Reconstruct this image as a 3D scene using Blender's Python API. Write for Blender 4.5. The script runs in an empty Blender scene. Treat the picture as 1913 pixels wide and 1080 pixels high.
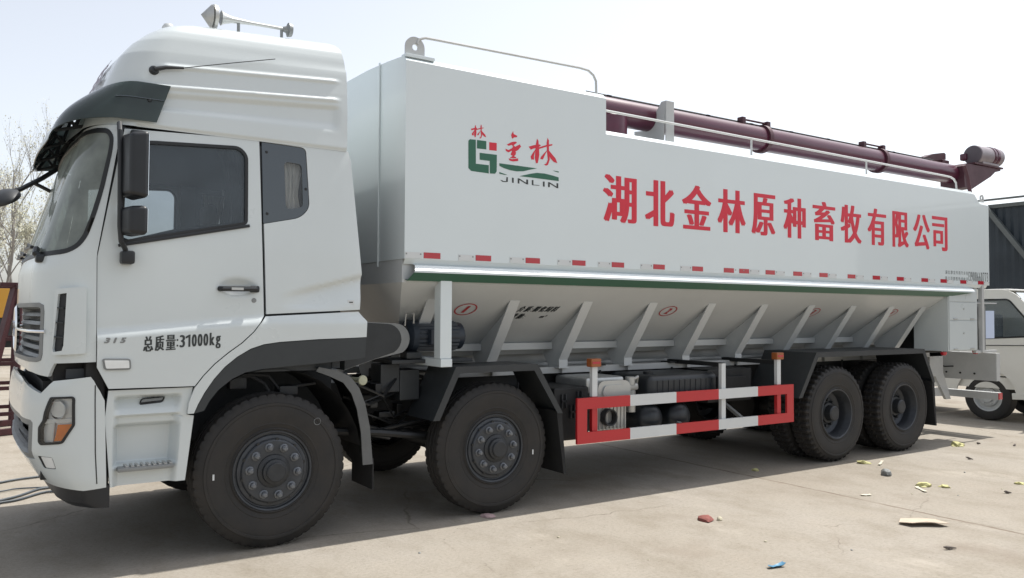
import bpy, bmesh, math, random
from mathutils import Vector, Matrix, noise
from mathutils.geometry import delaunay_2d_cdt
R = math.radians
C = bpy.context.scene.collection
scene = bpy.context.scene

# ------------------------------------------------------------------ camera
cam_data = bpy.data.cameras.new('camera'); cam = bpy.data.objects.new('camera', cam_data); C.objects.link(cam)
yaw, pitch, roll = .5839, .0302, .0057
fw = Vector((math.sin(yaw) * math.cos(pitch), math.cos(yaw) * math.cos(pitch), math.sin(pitch)))
rt = Vector((math.cos(yaw), -math.sin(yaw), 0)); up = rt.cross(fw)
r2 = rt * math.cos(roll) + up * math.sin(roll); u2 = up * math.cos(roll) - rt * math.sin(roll)
cam.matrix_world = Matrix(((r2.x, u2.x, -fw.x, -1.7953), (r2.y, u2.y, -fw.y, -6.9626), (r2.z, u2.z, -fw.z, 1.6633), (0, 0, 0, 1)))
cam_data.sensor_width = 36; cam_data.lens = 36 * 1522.6 / 1913; cam_data.clip_start = .05; cam_data.clip_end = 3000
scene.camera = cam

# ------------------------------------------------------------------ sky, sun, exposure
SUN_EL, SUN_AZ = R(63), R(3)          # azimuth measured from +x (the truck's tail) towards +y
world = bpy.data.worlds.new('World'); scene.world = world; world.use_nodes = True
wt = world.node_tree; wt.nodes.clear()
sky = wt.nodes.new('ShaderNodeTexSky'); sky.sky_type = 'NISHITA'; sky.sun_disc = False
sky.sun_elevation = SUN_EL; sky.sun_rotation = R(90) - SUN_AZ
sky.air_density = 1.0; sky.dust_density = 2.2; sky.ozone_density = 1.0; sky.altitude = 50
hsv = wt.nodes.new('ShaderNodeHueSaturation'); hsv.inputs['Saturation'].default_value = .35
bg = wt.nodes.new('ShaderNodeBackground'); bg.inputs['Strength'].default_value = .118
wo = wt.nodes.new('ShaderNodeOutputWorld')
wt.links.new(sky.outputs[0], hsv.inputs['Color']); wt.links.new(hsv.outputs[0], bg.inputs['Color']); wt.links.new(bg.outputs[0], wo.inputs[0])
sd = bpy.data.lights.new('sun', 'SUN'); sd.energy = 3.05; sd.angle = R(.6); sd.color = (1, .965, .91)
sun = bpy.data.objects.new('sun', sd); C.objects.link(sun)
sdir = Vector((math.cos(SUN_EL) * math.cos(SUN_AZ), math.cos(SUN_EL) * math.sin(SUN_AZ), math.sin(SUN_EL)))
sun.rotation_euler = sdir.to_track_quat('Z', 'Y').to_euler(); sun.location = (0, 0, 30)
scene.view_settings.view_transform = 'Standard'; scene.view_settings.look = 'None'
scene.view_settings.gamma = 1; scene.view_settings.exposure = 0.88
scene.cycles.max_bounces = 8; scene.cycles.use_denoising = True

# ------------------------------------------------------------------ materials
def mat(name, col, rough=.5, metal=0, coat=0, var=0, vscale=3, bump=0, bscale=40, spec=.5, col2=None, dust=0):
    m = bpy.data.materials.new(name); m.use_nodes = True
    t = m.node_tree; b = t.nodes['Principled BSDF']
    b.inputs['Base Color'].default_value = (*col, 1); b.inputs['Roughness'].default_value = rough
    b.inputs['Metallic'].default_value = metal; b.inputs['Coat Weight'].default_value = coat
    b.inputs['Coat Roughness'].default_value = .045; b.inputs['Specular IOR Level'].default_value = spec
    tc = t.nodes.new('ShaderNodeTexCoord')
    if var or col2:
        n = t.nodes.new('ShaderNodeTexNoise'); n.inputs['Scale'].default_value = vscale; n.inputs['Detail'].default_value = 6; n.inputs['Roughness'].default_value = .65
        t.links.new(tc.outputs['Object'], n.inputs['Vector'])
        mp = t.nodes.new('ShaderNodeMapRange'); mp.inputs[1].default_value = .3; mp.inputs[2].default_value = .7
        t.links.new(n.outputs['Fac'], mp.inputs[0])
        mx = t.nodes.new('ShaderNodeMix'); mx.data_type = 'RGBA'
        c2 = col2 if col2 else tuple(c * (1 - var) for c in col)
        mx.inputs[6].default_value = (*col, 1); mx.inputs[7].default_value = (*c2, 1)
        t.links.new(mp.outputs[0], mx.inputs[0]); t.links.new(mx.outputs[2], b.inputs['Base Color'])
        mr = t.nodes.new('ShaderNodeMapRange'); mr.inputs[3].default_value = rough * .85; mr.inputs[4].default_value = min(1, rough * 1.2)
        t.links.new(n.outputs['Fac'], mr.inputs[0]); t.links.new(mr.outputs[0], b.inputs['Roughness'])
    if bump:
        n2 = t.nodes.new('ShaderNodeTexNoise'); n2.inputs['Scale'].default_value = bscale; n2.inputs['Detail'].default_value = 4
        t.links.new(tc.outputs['Object'], n2.inputs['Vector'])
        bp = t.nodes.new('ShaderNodeBump'); bp.inputs['Strength'].default_value = bump; bp.inputs['Distance'].default_value = .01
        t.links.new(n2.outputs['Fac'], bp.inputs['Height']); t.links.new(bp.outputs[0], b.inputs['Normal'])
    return m
def glass(name, tint, dust=0, dust_sheen_col=(.5, .5, .48), ior=1.5):  # dust: share of a diffuse layer mixed over the clear glass
    m = bpy.data.materials.new(name); m.use_nodes = True
    t = m.node_tree; t.nodes.clear(); o = t.nodes.new('ShaderNodeOutputMaterial')
    tr = t.nodes.new('ShaderNodeBsdfTransparent'); tr.inputs[0].default_value = (*tint, 1)
    gl = t.nodes.new('ShaderNodeBsdfGlossy'); gl.inputs['Roughness'].default_value = .03; gl.inputs[0].default_value = (1, 1, 1, 1)
    fr = t.nodes.new('ShaderNodeFresnel'); fr.inputs[0].default_value = ior
    mx = t.nodes.new('ShaderNodeMixShader'); t.links.new(fr.outputs[0], mx.inputs[0]); t.links.new(tr.outputs[0], mx.inputs[1]); t.links.new(gl.outputs[0], mx.inputs[2])
    last = mx
    if dust:
        df = t.nodes.new('ShaderNodeBsdfDiffuse'); df.inputs[0].default_value = (*dust_sheen_col, 1)
        n = t.nodes.new('ShaderNodeTexNoise'); n.inputs['Scale'].default_value = 5; n.inputs['Detail'].default_value = 5
        tc = t.nodes.new('ShaderNodeTexCoord'); t.links.new(tc.outputs['Object'], n.inputs['Vector'])
        mr = t.nodes.new('ShaderNodeMapRange'); mr.inputs[1].default_value = .3; mr.inputs[2].default_value = .7
        mr.inputs[3].default_value = dust * .7; mr.inputs[4].default_value = dust * 1.3; t.links.new(n.outputs['Fac'], mr.inputs[0])
        m2 = t.nodes.new('ShaderNodeMixShader'); t.links.new(mr.outputs[0], m2.inputs[0]); t.links.new(mx.outputs[0], m2.inputs[1]); t.links.new(df.outputs[0], m2.inputs[2])
        last = m2
    t.links.new(last.outputs[0], o.inputs[0])
    return m
M = {}
M['white'] = mat('white_paint', (.565, .61, .615), .28, coat=.6, var=.035, vscale=1.6)
M['tank'] = mat('tank_white_paint', (.635, .695, .71), .32, coat=.45, var=.03, vscale=.9, bump=.14, bscale=.9)
M['hopper'] = mat('hopper_white_paint', (.53, .555, .56), .42, coat=.15, var=.07, vscale=1.5)
M['grey_white'] = mat('grey_white_paint', (.47, .48, .475), .5, var=.12, vscale=4)
M['visor'] = mat('smoked_visor', (.034, .046, .055), .16, coat=.6, spec=.6)
def translucent(name, tint, col, k_tr, k_dif):
    m = bpy.data.materials.new(name); m.use_nodes = True; t = m.node_tree; t.nodes.clear(); N = t.nodes.new; L = t.links.new
    o = N('ShaderNodeOutputMaterial'); tr = N('ShaderNodeBsdfTransparent'); tr.inputs[0].default_value = (*tint, 1)
    tl = N('ShaderNodeBsdfTranslucent'); tl.inputs[0].default_value = (*col, 1); df = N('ShaderNodeBsdfDiffuse'); df.inputs[0].default_value = (*[c * .28 for c in col], 1)
    gl = N('ShaderNodeBsdfGlossy'); gl.inputs['Roughness'].default_value = .12; fr = N('ShaderNodeFresnel'); fr.inputs[0].default_value = 1.5
    a = N('ShaderNodeMixShader'); a.inputs[0].default_value = k_dif; L(tl.outputs[0], a.inputs[1]); L(df.outputs[0], a.inputs[2])
    b = N('ShaderNodeMixShader'); b.inputs[0].default_value = k_tr; L(a.outputs[0], b.inputs[1]); L(tr.outputs[0], b.inputs[2])
    c = N('ShaderNodeMixShader'); L(fr.outputs[0], c.inputs[0]); L(b.outputs[0], c.inputs[1]); L(gl.outputs[0], c.inputs[2]); L(c.outputs[0], o.inputs[0]); return m
M['visorglass'] = translucent('smoked_acrylic', (.42, .46, .45), (.25, .33, .32), .30, .5)
M['plastic'] = mat('black_plastic', (.0115, .014, .0175), .42, var=.2, vscale=8)
M['greyplastic'] = mat('grey_plastic', (.028, .033, .036), .5, var=.15, vscale=5)
M['midplastic'] = mat('mid_grey_plastic', (.2, .21, .21), .5, var=.1, vscale=6)
M['gasket'] = mat('rubber_gasket', (.009, .01, .011), .45)
M['liner'] = mat('dark_cab_liner', (.05, .056, .062), .8)
M['cloth'] = mat('curtain_cloth', (.78, .77, .74), .9, var=.15, vscale=12)
M['seat'] = mat('seat_fabric', (.15, .155, .17), .9, var=.2, vscale=15)
M['tyre'] = mat('tyre_rubber', (.0105, .0108, .011), .68, var=.35, vscale=5, bump=.12, bscale=120, col2=(.028, .0245, .0215))
M['rim'] = mat('grey_steel_rim', (.058, .064, .073), .42, metal=.35, var=.35, vscale=9)
M['hub'] = mat('hub_steel', (.034, .037, .041), .5, metal=.2, var=.3, vscale=14)
M['nut'] = mat('wheel_nut_steel', (.17, .18, .195), .38, metal=.4, var=.3, vscale=20)
M['chassis'] = mat('chassis_black', (.011, .012, .013), .6, var=.4, vscale=6)
M['guard'] = mat('mudguard_dark_grey', (.027, .031, .034), .5, var=.22, vscale=5)
M['rubber'] = mat('mud_flap_rubber', (.011, .0115, .012), .75, var=.3, vscale=6)
M['poly'] = mat('translucent_grey_plastic', (.115, .12, .12), .5, var=.2, vscale=6)
M['red'] = mat('red_paint', (.47, .016, .022), .4, coat=.2, var=.06, vscale=4)
M['stripewhite'] = mat('stripe_white', (.60, .62, .62), .4, var=.05, vscale=5)
M['redvinyl'] = mat('red_vinyl', (.60, .016, .04), .45)
M['greenvinyl'] = mat('green_vinyl', (.02, .115, .068), .45)
M['darkvinyl'] = mat('dark_vinyl', (.03, .036, .036), .5)
M['redstencil'] = mat('red_stencil', (.42, .05, .055), .55)
M['purplevinyl'] = mat('purple_grey_vinyl', (.36, .32, .37), .5)
M['green'] = mat('green_paint', (.012, .085, .05), .4, coat=.2)
M['maroon'] = mat('maroon_paint', (.078, .012, .032), .34, coat=.2, var=.2, vscale=3)
M['maroondark'] = mat('maroon_dark', (.07, .018, .028), .5, var=.3, vscale=5)
M['alu'] = mat('cast_aluminium', (.5, .5, .48), .45, metal=.7, var=.15, vscale=10)
M['chrome'] = mat('chrome', (.75, .76, .78), .12, metal=1)
M['silver'] = mat('silver_paint', (.5, .51, .5), .35, metal=.6, var=.1, vscale=8)
M['steelgrey'] = mat('grey_steel', (.25, .26, .26), .5, metal=.3, var=.2, vscale=8)
M['amber'] = mat('amber_plastic', (.62, .17, .025), .3, coat=.3)
M['indicator'] = mat('indicator_orange', (.85, .24, .02), .25, coat=.3, var=.15, vscale=25)
M['darkamber'] = mat('dusty_amber', (.30, .085, .018), .45, coat=.2)
M['redlens'] = mat('red_lens', (.42, .016, .03), .25, coat=.5)
M['blue'] = mat('motor_blue_grey', (.022, .031, .045), .42, var=.25, vscale=6)
M['tank_black'] = mat('black_fuel_tank', (.019, .023, .028), .38, var=.25, vscale=4)
M['clear'] = glass('clear_lens', (.92, .93, .93))
M['pane'] = glass('tinted_pane', (.62, .66, .68), .17, (.22, .28, .33))  # bluish diffuse layer mixed over the pane
M['pane2'] = glass('quarter_pane', (.8, .82, .82), .10, (.3, .33, .35))
M['screen'] = glass('windscreen', (.46, .5, .47), .50, (.33, .37, .345))
M['lampsilver'] = mat('lamp_reflector', (.78, .80, .80), .18, metal=.1, var=.12, vscale=18)
M['mirrorglass'] = mat('mirror_glass', (.8, .82, .84), .03, metal=1)
M['paper'] = mat('notice_sheet', (.5, .58, .74), .7)

# ------------------------------------------------------------------ mesh helpers
class MB:
    def __init__(s): s.v, s.f, s.m, s.mi = [], [], [], 0
    def add(s, vs, fs):
        o = len(s.v); s.v += [tuple(x) for x in vs]; s.f += [tuple(i + o for i in f) for f in fs]; s.m += [s.mi] * len(fs); return s
    def box(s, x0, x1, y0, y1, z0, z1, b=0, seg=2, mtx=None):
        bm = bmesh.new(); bmesh.ops.create_cube(bm, size=1)
        for v in bm.verts:
            v.co = Vector((x0 + (v.co.x + .5) * (x1 - x0), y0 + (v.co.y + .5) * (y1 - y0), z0 + (v.co.z + .5) * (z1 - z0)))
        if b: bmesh.ops.bevel(bm, geom=bm.edges[:], offset=b, segments=seg, profile=.5, affect='EDGES')
        return s.take(bm, mtx)
    def take(s, bm, mtx=None):
        if mtx: bm.transform(mtx)
        bm.verts.index_update(); bmesh.ops.recalc_face_normals(bm, faces=bm.faces[:])
        s.add([v.co[:] for v in bm.verts], [[v.index for v in f.verts] for f in bm.faces]); bm.free(); return s
    def bar(s, p, q, w, h, b=0, upv=(0, 0, 1)):
        p, q = Vector(p), Vector(q); d = (q - p); L = d.length; d.normalize()
        r = d.cross(Vector(upv)); r = r.normalized() if r.length > 1e-4 else Vector((1, 0, 0)); u = r.cross(d)
        mt = Matrix(((r.x, d.x, u.x, p.x), (r.y, d.y, u.y, p.y), (r.z, d.z, u.z, p.z), (0, 0, 0, 1)))
        return s.box(-w / 2, w / 2, 0, L, -h / 2, h / 2, b, mtx=mt)
    def tube(s, pts, r, seg=10, cap=True):
        pts = [Vector(p) for p in pts]; n = len(pts); rr = r if isinstance(r, (list, tuple)) else [r] * n
        vs, prev = [], None
        for i, p in enumerate(pts):
            d = (pts[min(i + 1, n - 1)] - pts[max(i - 1, 0)]).normalized()
            a = prev if prev else (Vector((0, 0, 1)) if abs(d.z) < .9 else Vector((1, 0, 0)))
            x = (a - d * a.dot(d)).normalized(); y = d.cross(x); prev = x
            for k in range(seg):
                t = 2 * math.pi * k / seg; vs.append(p + (x * math.cos(t) + y * math.sin(t)) * rr[i])
        fs = [(i * seg + k, i * seg + (k + 1) % seg, (i + 1) * seg + (k + 1) % seg, (i + 1) * seg + k) for i in range(n - 1) for k in range(seg)]
        if cap: fs += [tuple(range(seg))[::-1], tuple(range((n - 1) * seg, n * seg))]
        return s.add(vs, fs)
    def lathe(s, prof, org, axis, seg=32, rmod=None):      # prof: (r, h) along the axis
        org, a = Vector(org), Vector(axis).normalized()
        x = Vector((0, 0, 1)) if abs(a.z) < .9 else Vector((1, 0, 0)); x = (x - a * x.dot(a)).normalized(); y = a.cross(x)
        vs, fs, n = [], [], len(prof)
        for k in range(seg):
            t = 2 * math.pi * k / seg; e = x * math.cos(t) + y * math.sin(t)
            for j, (r, h) in enumerate(prof):
                if rmod: r, h = rmod(k, j, r, h)
                vs.append(org + e * r + a * h)
        for k in range(seg):
            k2 = (k + 1) % seg
            for j in range(n - 1):
                if prof[j][0] < 1e-6 and prof[j + 1][0] < 1e-6: continue
                fs.append((k * n + j, k2 * n + j, k2 * n + j + 1, k * n + j + 1))
        bm = bmesh.new(); bv = [bm.verts.new(v) for v in vs]
        for f in fs: bm.faces.new([bv[i] for i in f])
        bmesh.ops.remove_doubles(bm, verts=bm.verts[:], dist=1e-5); bmesh.ops.dissolve_degenerate(bm, dist=1e-6, edges=bm.edges[:])
        return s.take(bm)
    def cyl(s, p, q, r, seg=20, b=0):
        p, q = Vector(p), Vector(q); L = (q - p).length; b = b or min(r, L) * .08
        return s.lathe([(0, 0), (r - b, 0), (r, b), (r, L - b), (r - b, L), (0, L)], p, q - p, seg)
    def prism(s, poly, fn, d0, d1):                        # polygon in a plane, extruded from d0 to d1
        n = len(poly); vs = [fn(u, v, d0) for u, v in poly] + [fn(u, v, d1) for u, v in poly]
        bm = bmesh.new(); bv = [bm.verts.new(v) for v in vs]
        bm.faces.new(bv[:n]); bm.faces.new(bv[n:][::-1])
        for i in range(n): bm.faces.new((bv[i], bv[(i + 1) % n], bv[n + (i + 1) % n], bv[n + i]))
        return s.take(bm)
    def sheet(s, grid):                                    # rows of points
        n, k = len(grid), len(grid[0])
        return s.add([p for row in grid for p in row], [(i * k + j, i * k + j + 1, (i + 1) * k + j + 1, (i + 1) * k + j) for i in range(n - 1) for j in range(k - 1)])
    def build(s, name, mats, parent=None, smooth=32, label=None, wn=True):
        me = bpy.data.meshes.new(name); me.from_pydata(s.v, [], s.f); me.validate()
        for m in (mats if isinstance(mats, (list, tuple)) else [mats]): me.materials.append(m)
        if len(me.polygons) == len(s.m): me.polygons.foreach_set('material_index', s.m)
        if smooth:
            me.polygons.foreach_set('use_smooth', [True] * len(me.polygons)); me.set_sharp_from_angle(angle=R(smooth))
        o = bpy.data.objects.new(name, me); C.objects.link(o)
        if smooth and wn:                                  # keeps big flat faces flat beside their small bevels
            w = o.modifiers.new('weighted_normals', 'WEIGHTED_NORMAL'); w.mode = 'FACE_AREA'; w.keep_sharp = True
        if parent: o.parent = parent
        if label: o['label'] = label
        return o
def tag(o, label, cat, group=None, kind=None):
    if label: o['label'] = label
    if cat: o['category'] = cat
    if group: o['group'] = group
    if kind: o['kind'] = kind
    return o
def empty(name, loc, label, cat, group=None):
    o = bpy.data.objects.new(name, None); C.objects.link(o); o.location = loc; o.empty_display_size = .2
    return tag(o, label, cat, group)
def copy_tree(o, parent=None):
    c = o.copy(); C.objects.link(c); c.parent = parent
    for ch in list(o.children): copy_tree(ch, c)
    return c
def fillet(poly, r, seg=5):
    out, n = [], len(poly)
    for i in range(n):
        p, a, b = Vector(poly[i][:2]), Vector(poly[i - 1][:2]), Vector(poly[(i + 1) % n][:2])
        ri = poly[i][2] if len(poly[i]) > 2 else r
        if ri <= 0: out.append(tuple(p)); continue
        k = min(ri, (a - p).length * .48, (b - p).length * .48)
        p0, p1 = p + (a - p).normalized() * k, p + (b - p).normalized() * k
        for j in range(seg + 1):
            t = j / seg; out.append(tuple(p0 * (1 - t) ** 2 + p * 2 * t * (1 - t) + p1 * t * t))
    return out
def densify(poly, d):
    out = []
    for i, p in enumerate(poly):
        q = poly[(i + 1) % len(poly)]; L = math.hypot(q[0] - p[0], q[1] - p[1]); k = max(1, math.ceil(L / d))
        for j in range(k): out.append((p[0] + (q[0] - p[0]) * j / k, p[1] + (q[1] - p[1]) * j / k))
    return out
def inside(x, y, poly):
    c = False; j = len(poly) - 1
    for i in range(len(poly)):
        xi, yi = poly[i]; xj, yj = poly[j]
        if (yi > y) != (yj > y) and x < (xj - xi) * (y - yi) / (yj - yi) + xi: c = not c
        j = i
    return c
def offset(poly, d):                                       # shrink (d > 0) or grow a polygon
    n = len(poly); A = sum(poly[i - 1][0] * poly[i][1] - poly[i][0] * poly[i - 1][1] for i in range(n)); sg = 1 if A > 0 else -1
    out = []
    for i in range(n):
        a, p, b = Vector(poly[i - 1]), Vector(poly[i]), Vector(poly[(i + 1) % n])
        e1, e2 = (p - a), (b - p)
        if e1.length < 1e-7 or e2.length < 1e-7: out.append(tuple(p)); continue
        e1.normalize(); e2.normalize(); nn = Vector((-e1.y - e2.y, e1.x + e2.x)) * sg
        L = nn.length
        if L < 1e-4: out.append(tuple(p)); continue
        nn /= L; c = max(.4, nn.dot(Vector((-e1.y, e1.x)) * sg)); out.append(tuple(p + nn * d / c))
    return out
def panel(name, m, outline, fn, parent=None, holes=(), grid=.05, gv=None, thick=.025, off=0, mirror=False, both=False, smooth=40, centre=(0, 0, 1.6), label=None):
    """a pressed panel: an outline with openings in (u, v), laid on the surface fn(u, v) and given thickness inwards"""
    gv = gv or grid; su = grid / gv                        # u is scaled so the triangles stay even
    S = lambda poly: densify([(p[0] / su, p[1]) for p in poly], gv)
    O = S(outline); H = [S(h) for h in holes]
    pts = [Vector(p) for p in O]; edges = [(i, (i + 1) % len(O)) for i in range(len(O))]
    for h in H:
        b = len(pts); pts += [Vector(p) for p in h]; edges += [(b + i, b + (i + 1) % len(h)) for i in range(len(h))]
    bd = list(pts); cell = {}
    for p in bd: cell.setdefault((int(p.x // gv), int(p.y // gv)), []).append(p)
    x0, x1 = min(p[0] for p in O), max(p[0] for p in O); y0, y1 = min(p[1] for p in O), max(p[1] for p in O)
    j = 0; y = y0 + gv * .5
    while y < y1:
        x = x0 + gv * (.5 if j % 2 else 0) + gv * .25
        while x < x1:
            near = any((q.x - x) ** 2 + (q.y - y) ** 2 < (gv * .45) ** 2 for a in (-1, 0, 1) for b in (-1, 0, 1) for q in cell.get((int(x // gv) + a, int(y // gv) + b), ()))
            if not near and inside(x, y, O) and not any(inside(x, y, h) for h in H): pts.append(Vector((x, y)))
            x += gv
        y += gv * .87; j += 1
    vo, _, fo, *_ = delaunay_2d_cdt(pts, edges, [], 0, 1e-6)
    fs = []
    for f in fo:
        c = sum((vo[i] for i in f), Vector((0, 0))) / 3
        if inside(c.x, c.y, O) and not any(inside(c.x, c.y, h) for h in H): fs.append(f)
    P, N = [], []
    e = 1e-3
    for q in vo:
        u, v = q.x * su, q.y
        p = Vector(fn(u, v)); du = Vector(fn(u + e, v)) - Vector(fn(u - e, v)); dv = Vector(fn(u, v + e)) - Vector(fn(u, v - e))
        n = du.cross(dv); n = n.normalized() if n.length > 1e-12 else Vector((0, -1, 0))
        if n.dot(p - Vector(centre)) < 0: n = -n
        P.append(p + n * off); N.append(n)
    res = []
    for mir in ((False, True) if both else (mirror,)):
        sgn = -1 if mir else 1
        A = [Vector((p.x, p.y * sgn, p.z)) for p in P]; B = [Vector((p.x - n.x * thick, (p.y - n.y * thick) * sgn, p.z - n.z * thick)) for p, n in zip(P, N)]
        k = len(A); mb = MB(); F = []; ec = {}
        for f in fs:
            a, b, c = f; nn = (A[b] - A[a]).cross(A[c] - A[a]); nd = Vector((N[a].x, N[a].y * sgn, N[a].z))
            if nn.dot(nd) < 0: f = (a, c, b)
            F.append(tuple(f))
            for i in range(3): ec[(f[i], f[(i + 1) % 3])] = 1
        G = list(F)
        if thick:
            G += [(f[0] + k, f[2] + k, f[1] + k) for f in F]
            for (a, b) in ec:
                if (b, a) not in ec: G.append((b, a, a + k, b + k))
        mb.add(A + (B if thick else []), G); res.append(mb.build(name, m, parent, smooth, label, False))
    return res if both else res[0]
_glyph = {}
def glyph(ch, shear=0):
    if (ch, shear) not in _glyph:
        c = bpy.data.curves.new('glyph', 'FONT'); c.body = ch; c.shear = shear; c.resolution_u = 4
        o = bpy.data.objects.new('glyph', c); C.objects.link(o); bpy.context.view_layer.update()
        me = bpy.data.meshes.new_from_object(o.evaluated_get(bpy.context.evaluated_depsgraph_get()))
        xs = [v.co.x for v in me.vertices]; ys = [v.co.y for v in me.vertices]
        x0, x1, y0, y1 = min(xs), max(xs), min(ys), max(ys)
        _glyph[(ch, shear)] = ([((v.co.x - x0) / max(1e-6, x1 - x0), (v.co.y - y0) / max(1e-6, y1 - y0)) for v in me.vertices], [tuple(q.vertices) for q in me.polygons], (x0, x1, y0, y1))
        bpy.data.objects.remove(o); bpy.data.curves.remove(c); bpy.data.meshes.remove(me)
    return _glyph[(ch, shear)]
def put_glyph(mb, ch, x0, x1, z0, z1, fn, bold=0, boldz=0, shear=0):
    """one character fitted to a cell; bold widens its strokes by laying shifted copies in thin layers"""
    vs, fs, _ = glyph(ch, shear); k = 0
    for dx in ((-bold, 0, bold) if bold else (0,)):
        for dz in ((-boldz, boldz) if boldz else (0,)):
            mb.add([fn(x0 + bold + (x1 - x0 - 2 * bold) * a + dx, z0 + boldz + (z1 - z0 - 2 * boldz) * b + dz, .0004 + .00025 * k) for a, b in vs], fs); k += 1
def put_line(mb, text, x0, x1, z0, z1, fn, bold=0, shear=0, gap=.12):
    """a line of type, widths in proportion to the glyphs"""
    ws, ref = [], glyph('3', shear)[2]
    for ch in text: ws.append(.35 if ch == ' ' else glyph(ch, shear)[2][1] - glyph(ch, shear)[2][0])
    tot = sum(ws) + gap * (len(text) - 1); x = x0; sc = (x1 - x0) / tot
    lo = min(glyph(c, shear)[2][2] for c in text if c != ' '); hi = max(glyph(c, shear)[2][3] for c in text if c != ' '); k = (z1 - z0) / (hi - lo)
    for ch, w in zip(text, ws):
        if ch != ' ':
            g = glyph(ch, shear)[2]; put_glyph(mb, ch, x, x + w * sc, z0 + (g[2] - lo) * k, z0 + (g[3] - lo) * k, fn, bold, 0, shear)
        x += (w + gap) * sc
def fan(mb, poly, fn, d=.001):
    vo, _, fo, *_ = delaunay_2d_cdt([Vector(p) for p in poly], [(i, (i + 1) % len(poly)) for i in range(len(poly))], [], 1, 1e-6)
    mb.add([fn(v.x, v.y, d) for v in vo], [f for f in fo])

# ---- cab surface: plan outline at each height, wrapped by tau (0..1 near corner, 1..3 front, 3..4 far corner) ----
def itp(x, tab):
    if x <= tab[0][0]: return tab[0][1]
    for (a, va), (b, vb) in zip(tab, tab[1:]):
        if x <= b:
            return va + (vb - va) * (x - a) / (b - a)
    return tab[-1][1]
HW = [(0.4, 1.235), (0.9, 1.25), (1.6, 1.25), (2.1, 1.24), (2.6, 1.222), (2.95, 1.205), (3.2, 1.19)]
CAB = dict(hw=HW, xc=[(0.4, -1.13), (2.02, -1.15), (2.85, -1.02), (3.2, -0.9)],
           xf=[(0.4, -1.47), (1.35, -1.50), (1.95, -1.485), (2.03, -1.46), (2.85, -1.215), (3.2, -1.09)], by=.44, bulge=.03)
BUM = dict(hw=[(0.5, 1.225), (0.6, 1.245), (1.4, 1.245)], xc=[(0.5, -1.10), (1.4, -1.12)],
           xf=[(0.5, -1.34), (0.62, -1.435), (0.78, -1.522), (1.08, -1.53), (1.2, -1.515), (1.3, -1.46), (1.36, -1.4)], by=.44, bulge=.03)
def wrap(tau, z, T):
    hw, xc, xf, by = itp(z, T['hw']), itp(z, T['xc']), itp(z, T['xf']), T['by']
    flip = 1
    if tau > 2: tau, flip = 4 - tau, -1
    if tau <= 0:
        return (xc - tau * .5, -hw * flip, z)
    if tau <= 1:
        t = tau * math.pi / 2; e = 2 / 2.25
        return (xc - (xc - xf) * math.sin(t) ** e, (-(hw - by) - by * max(0, math.cos(t)) ** e) * flip, z)
    s = tau - 1
    return (xf - T['bulge'] * (1 - (1 - s) ** 2), -(hw - by) * (1 - s) * flip, z)

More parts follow.
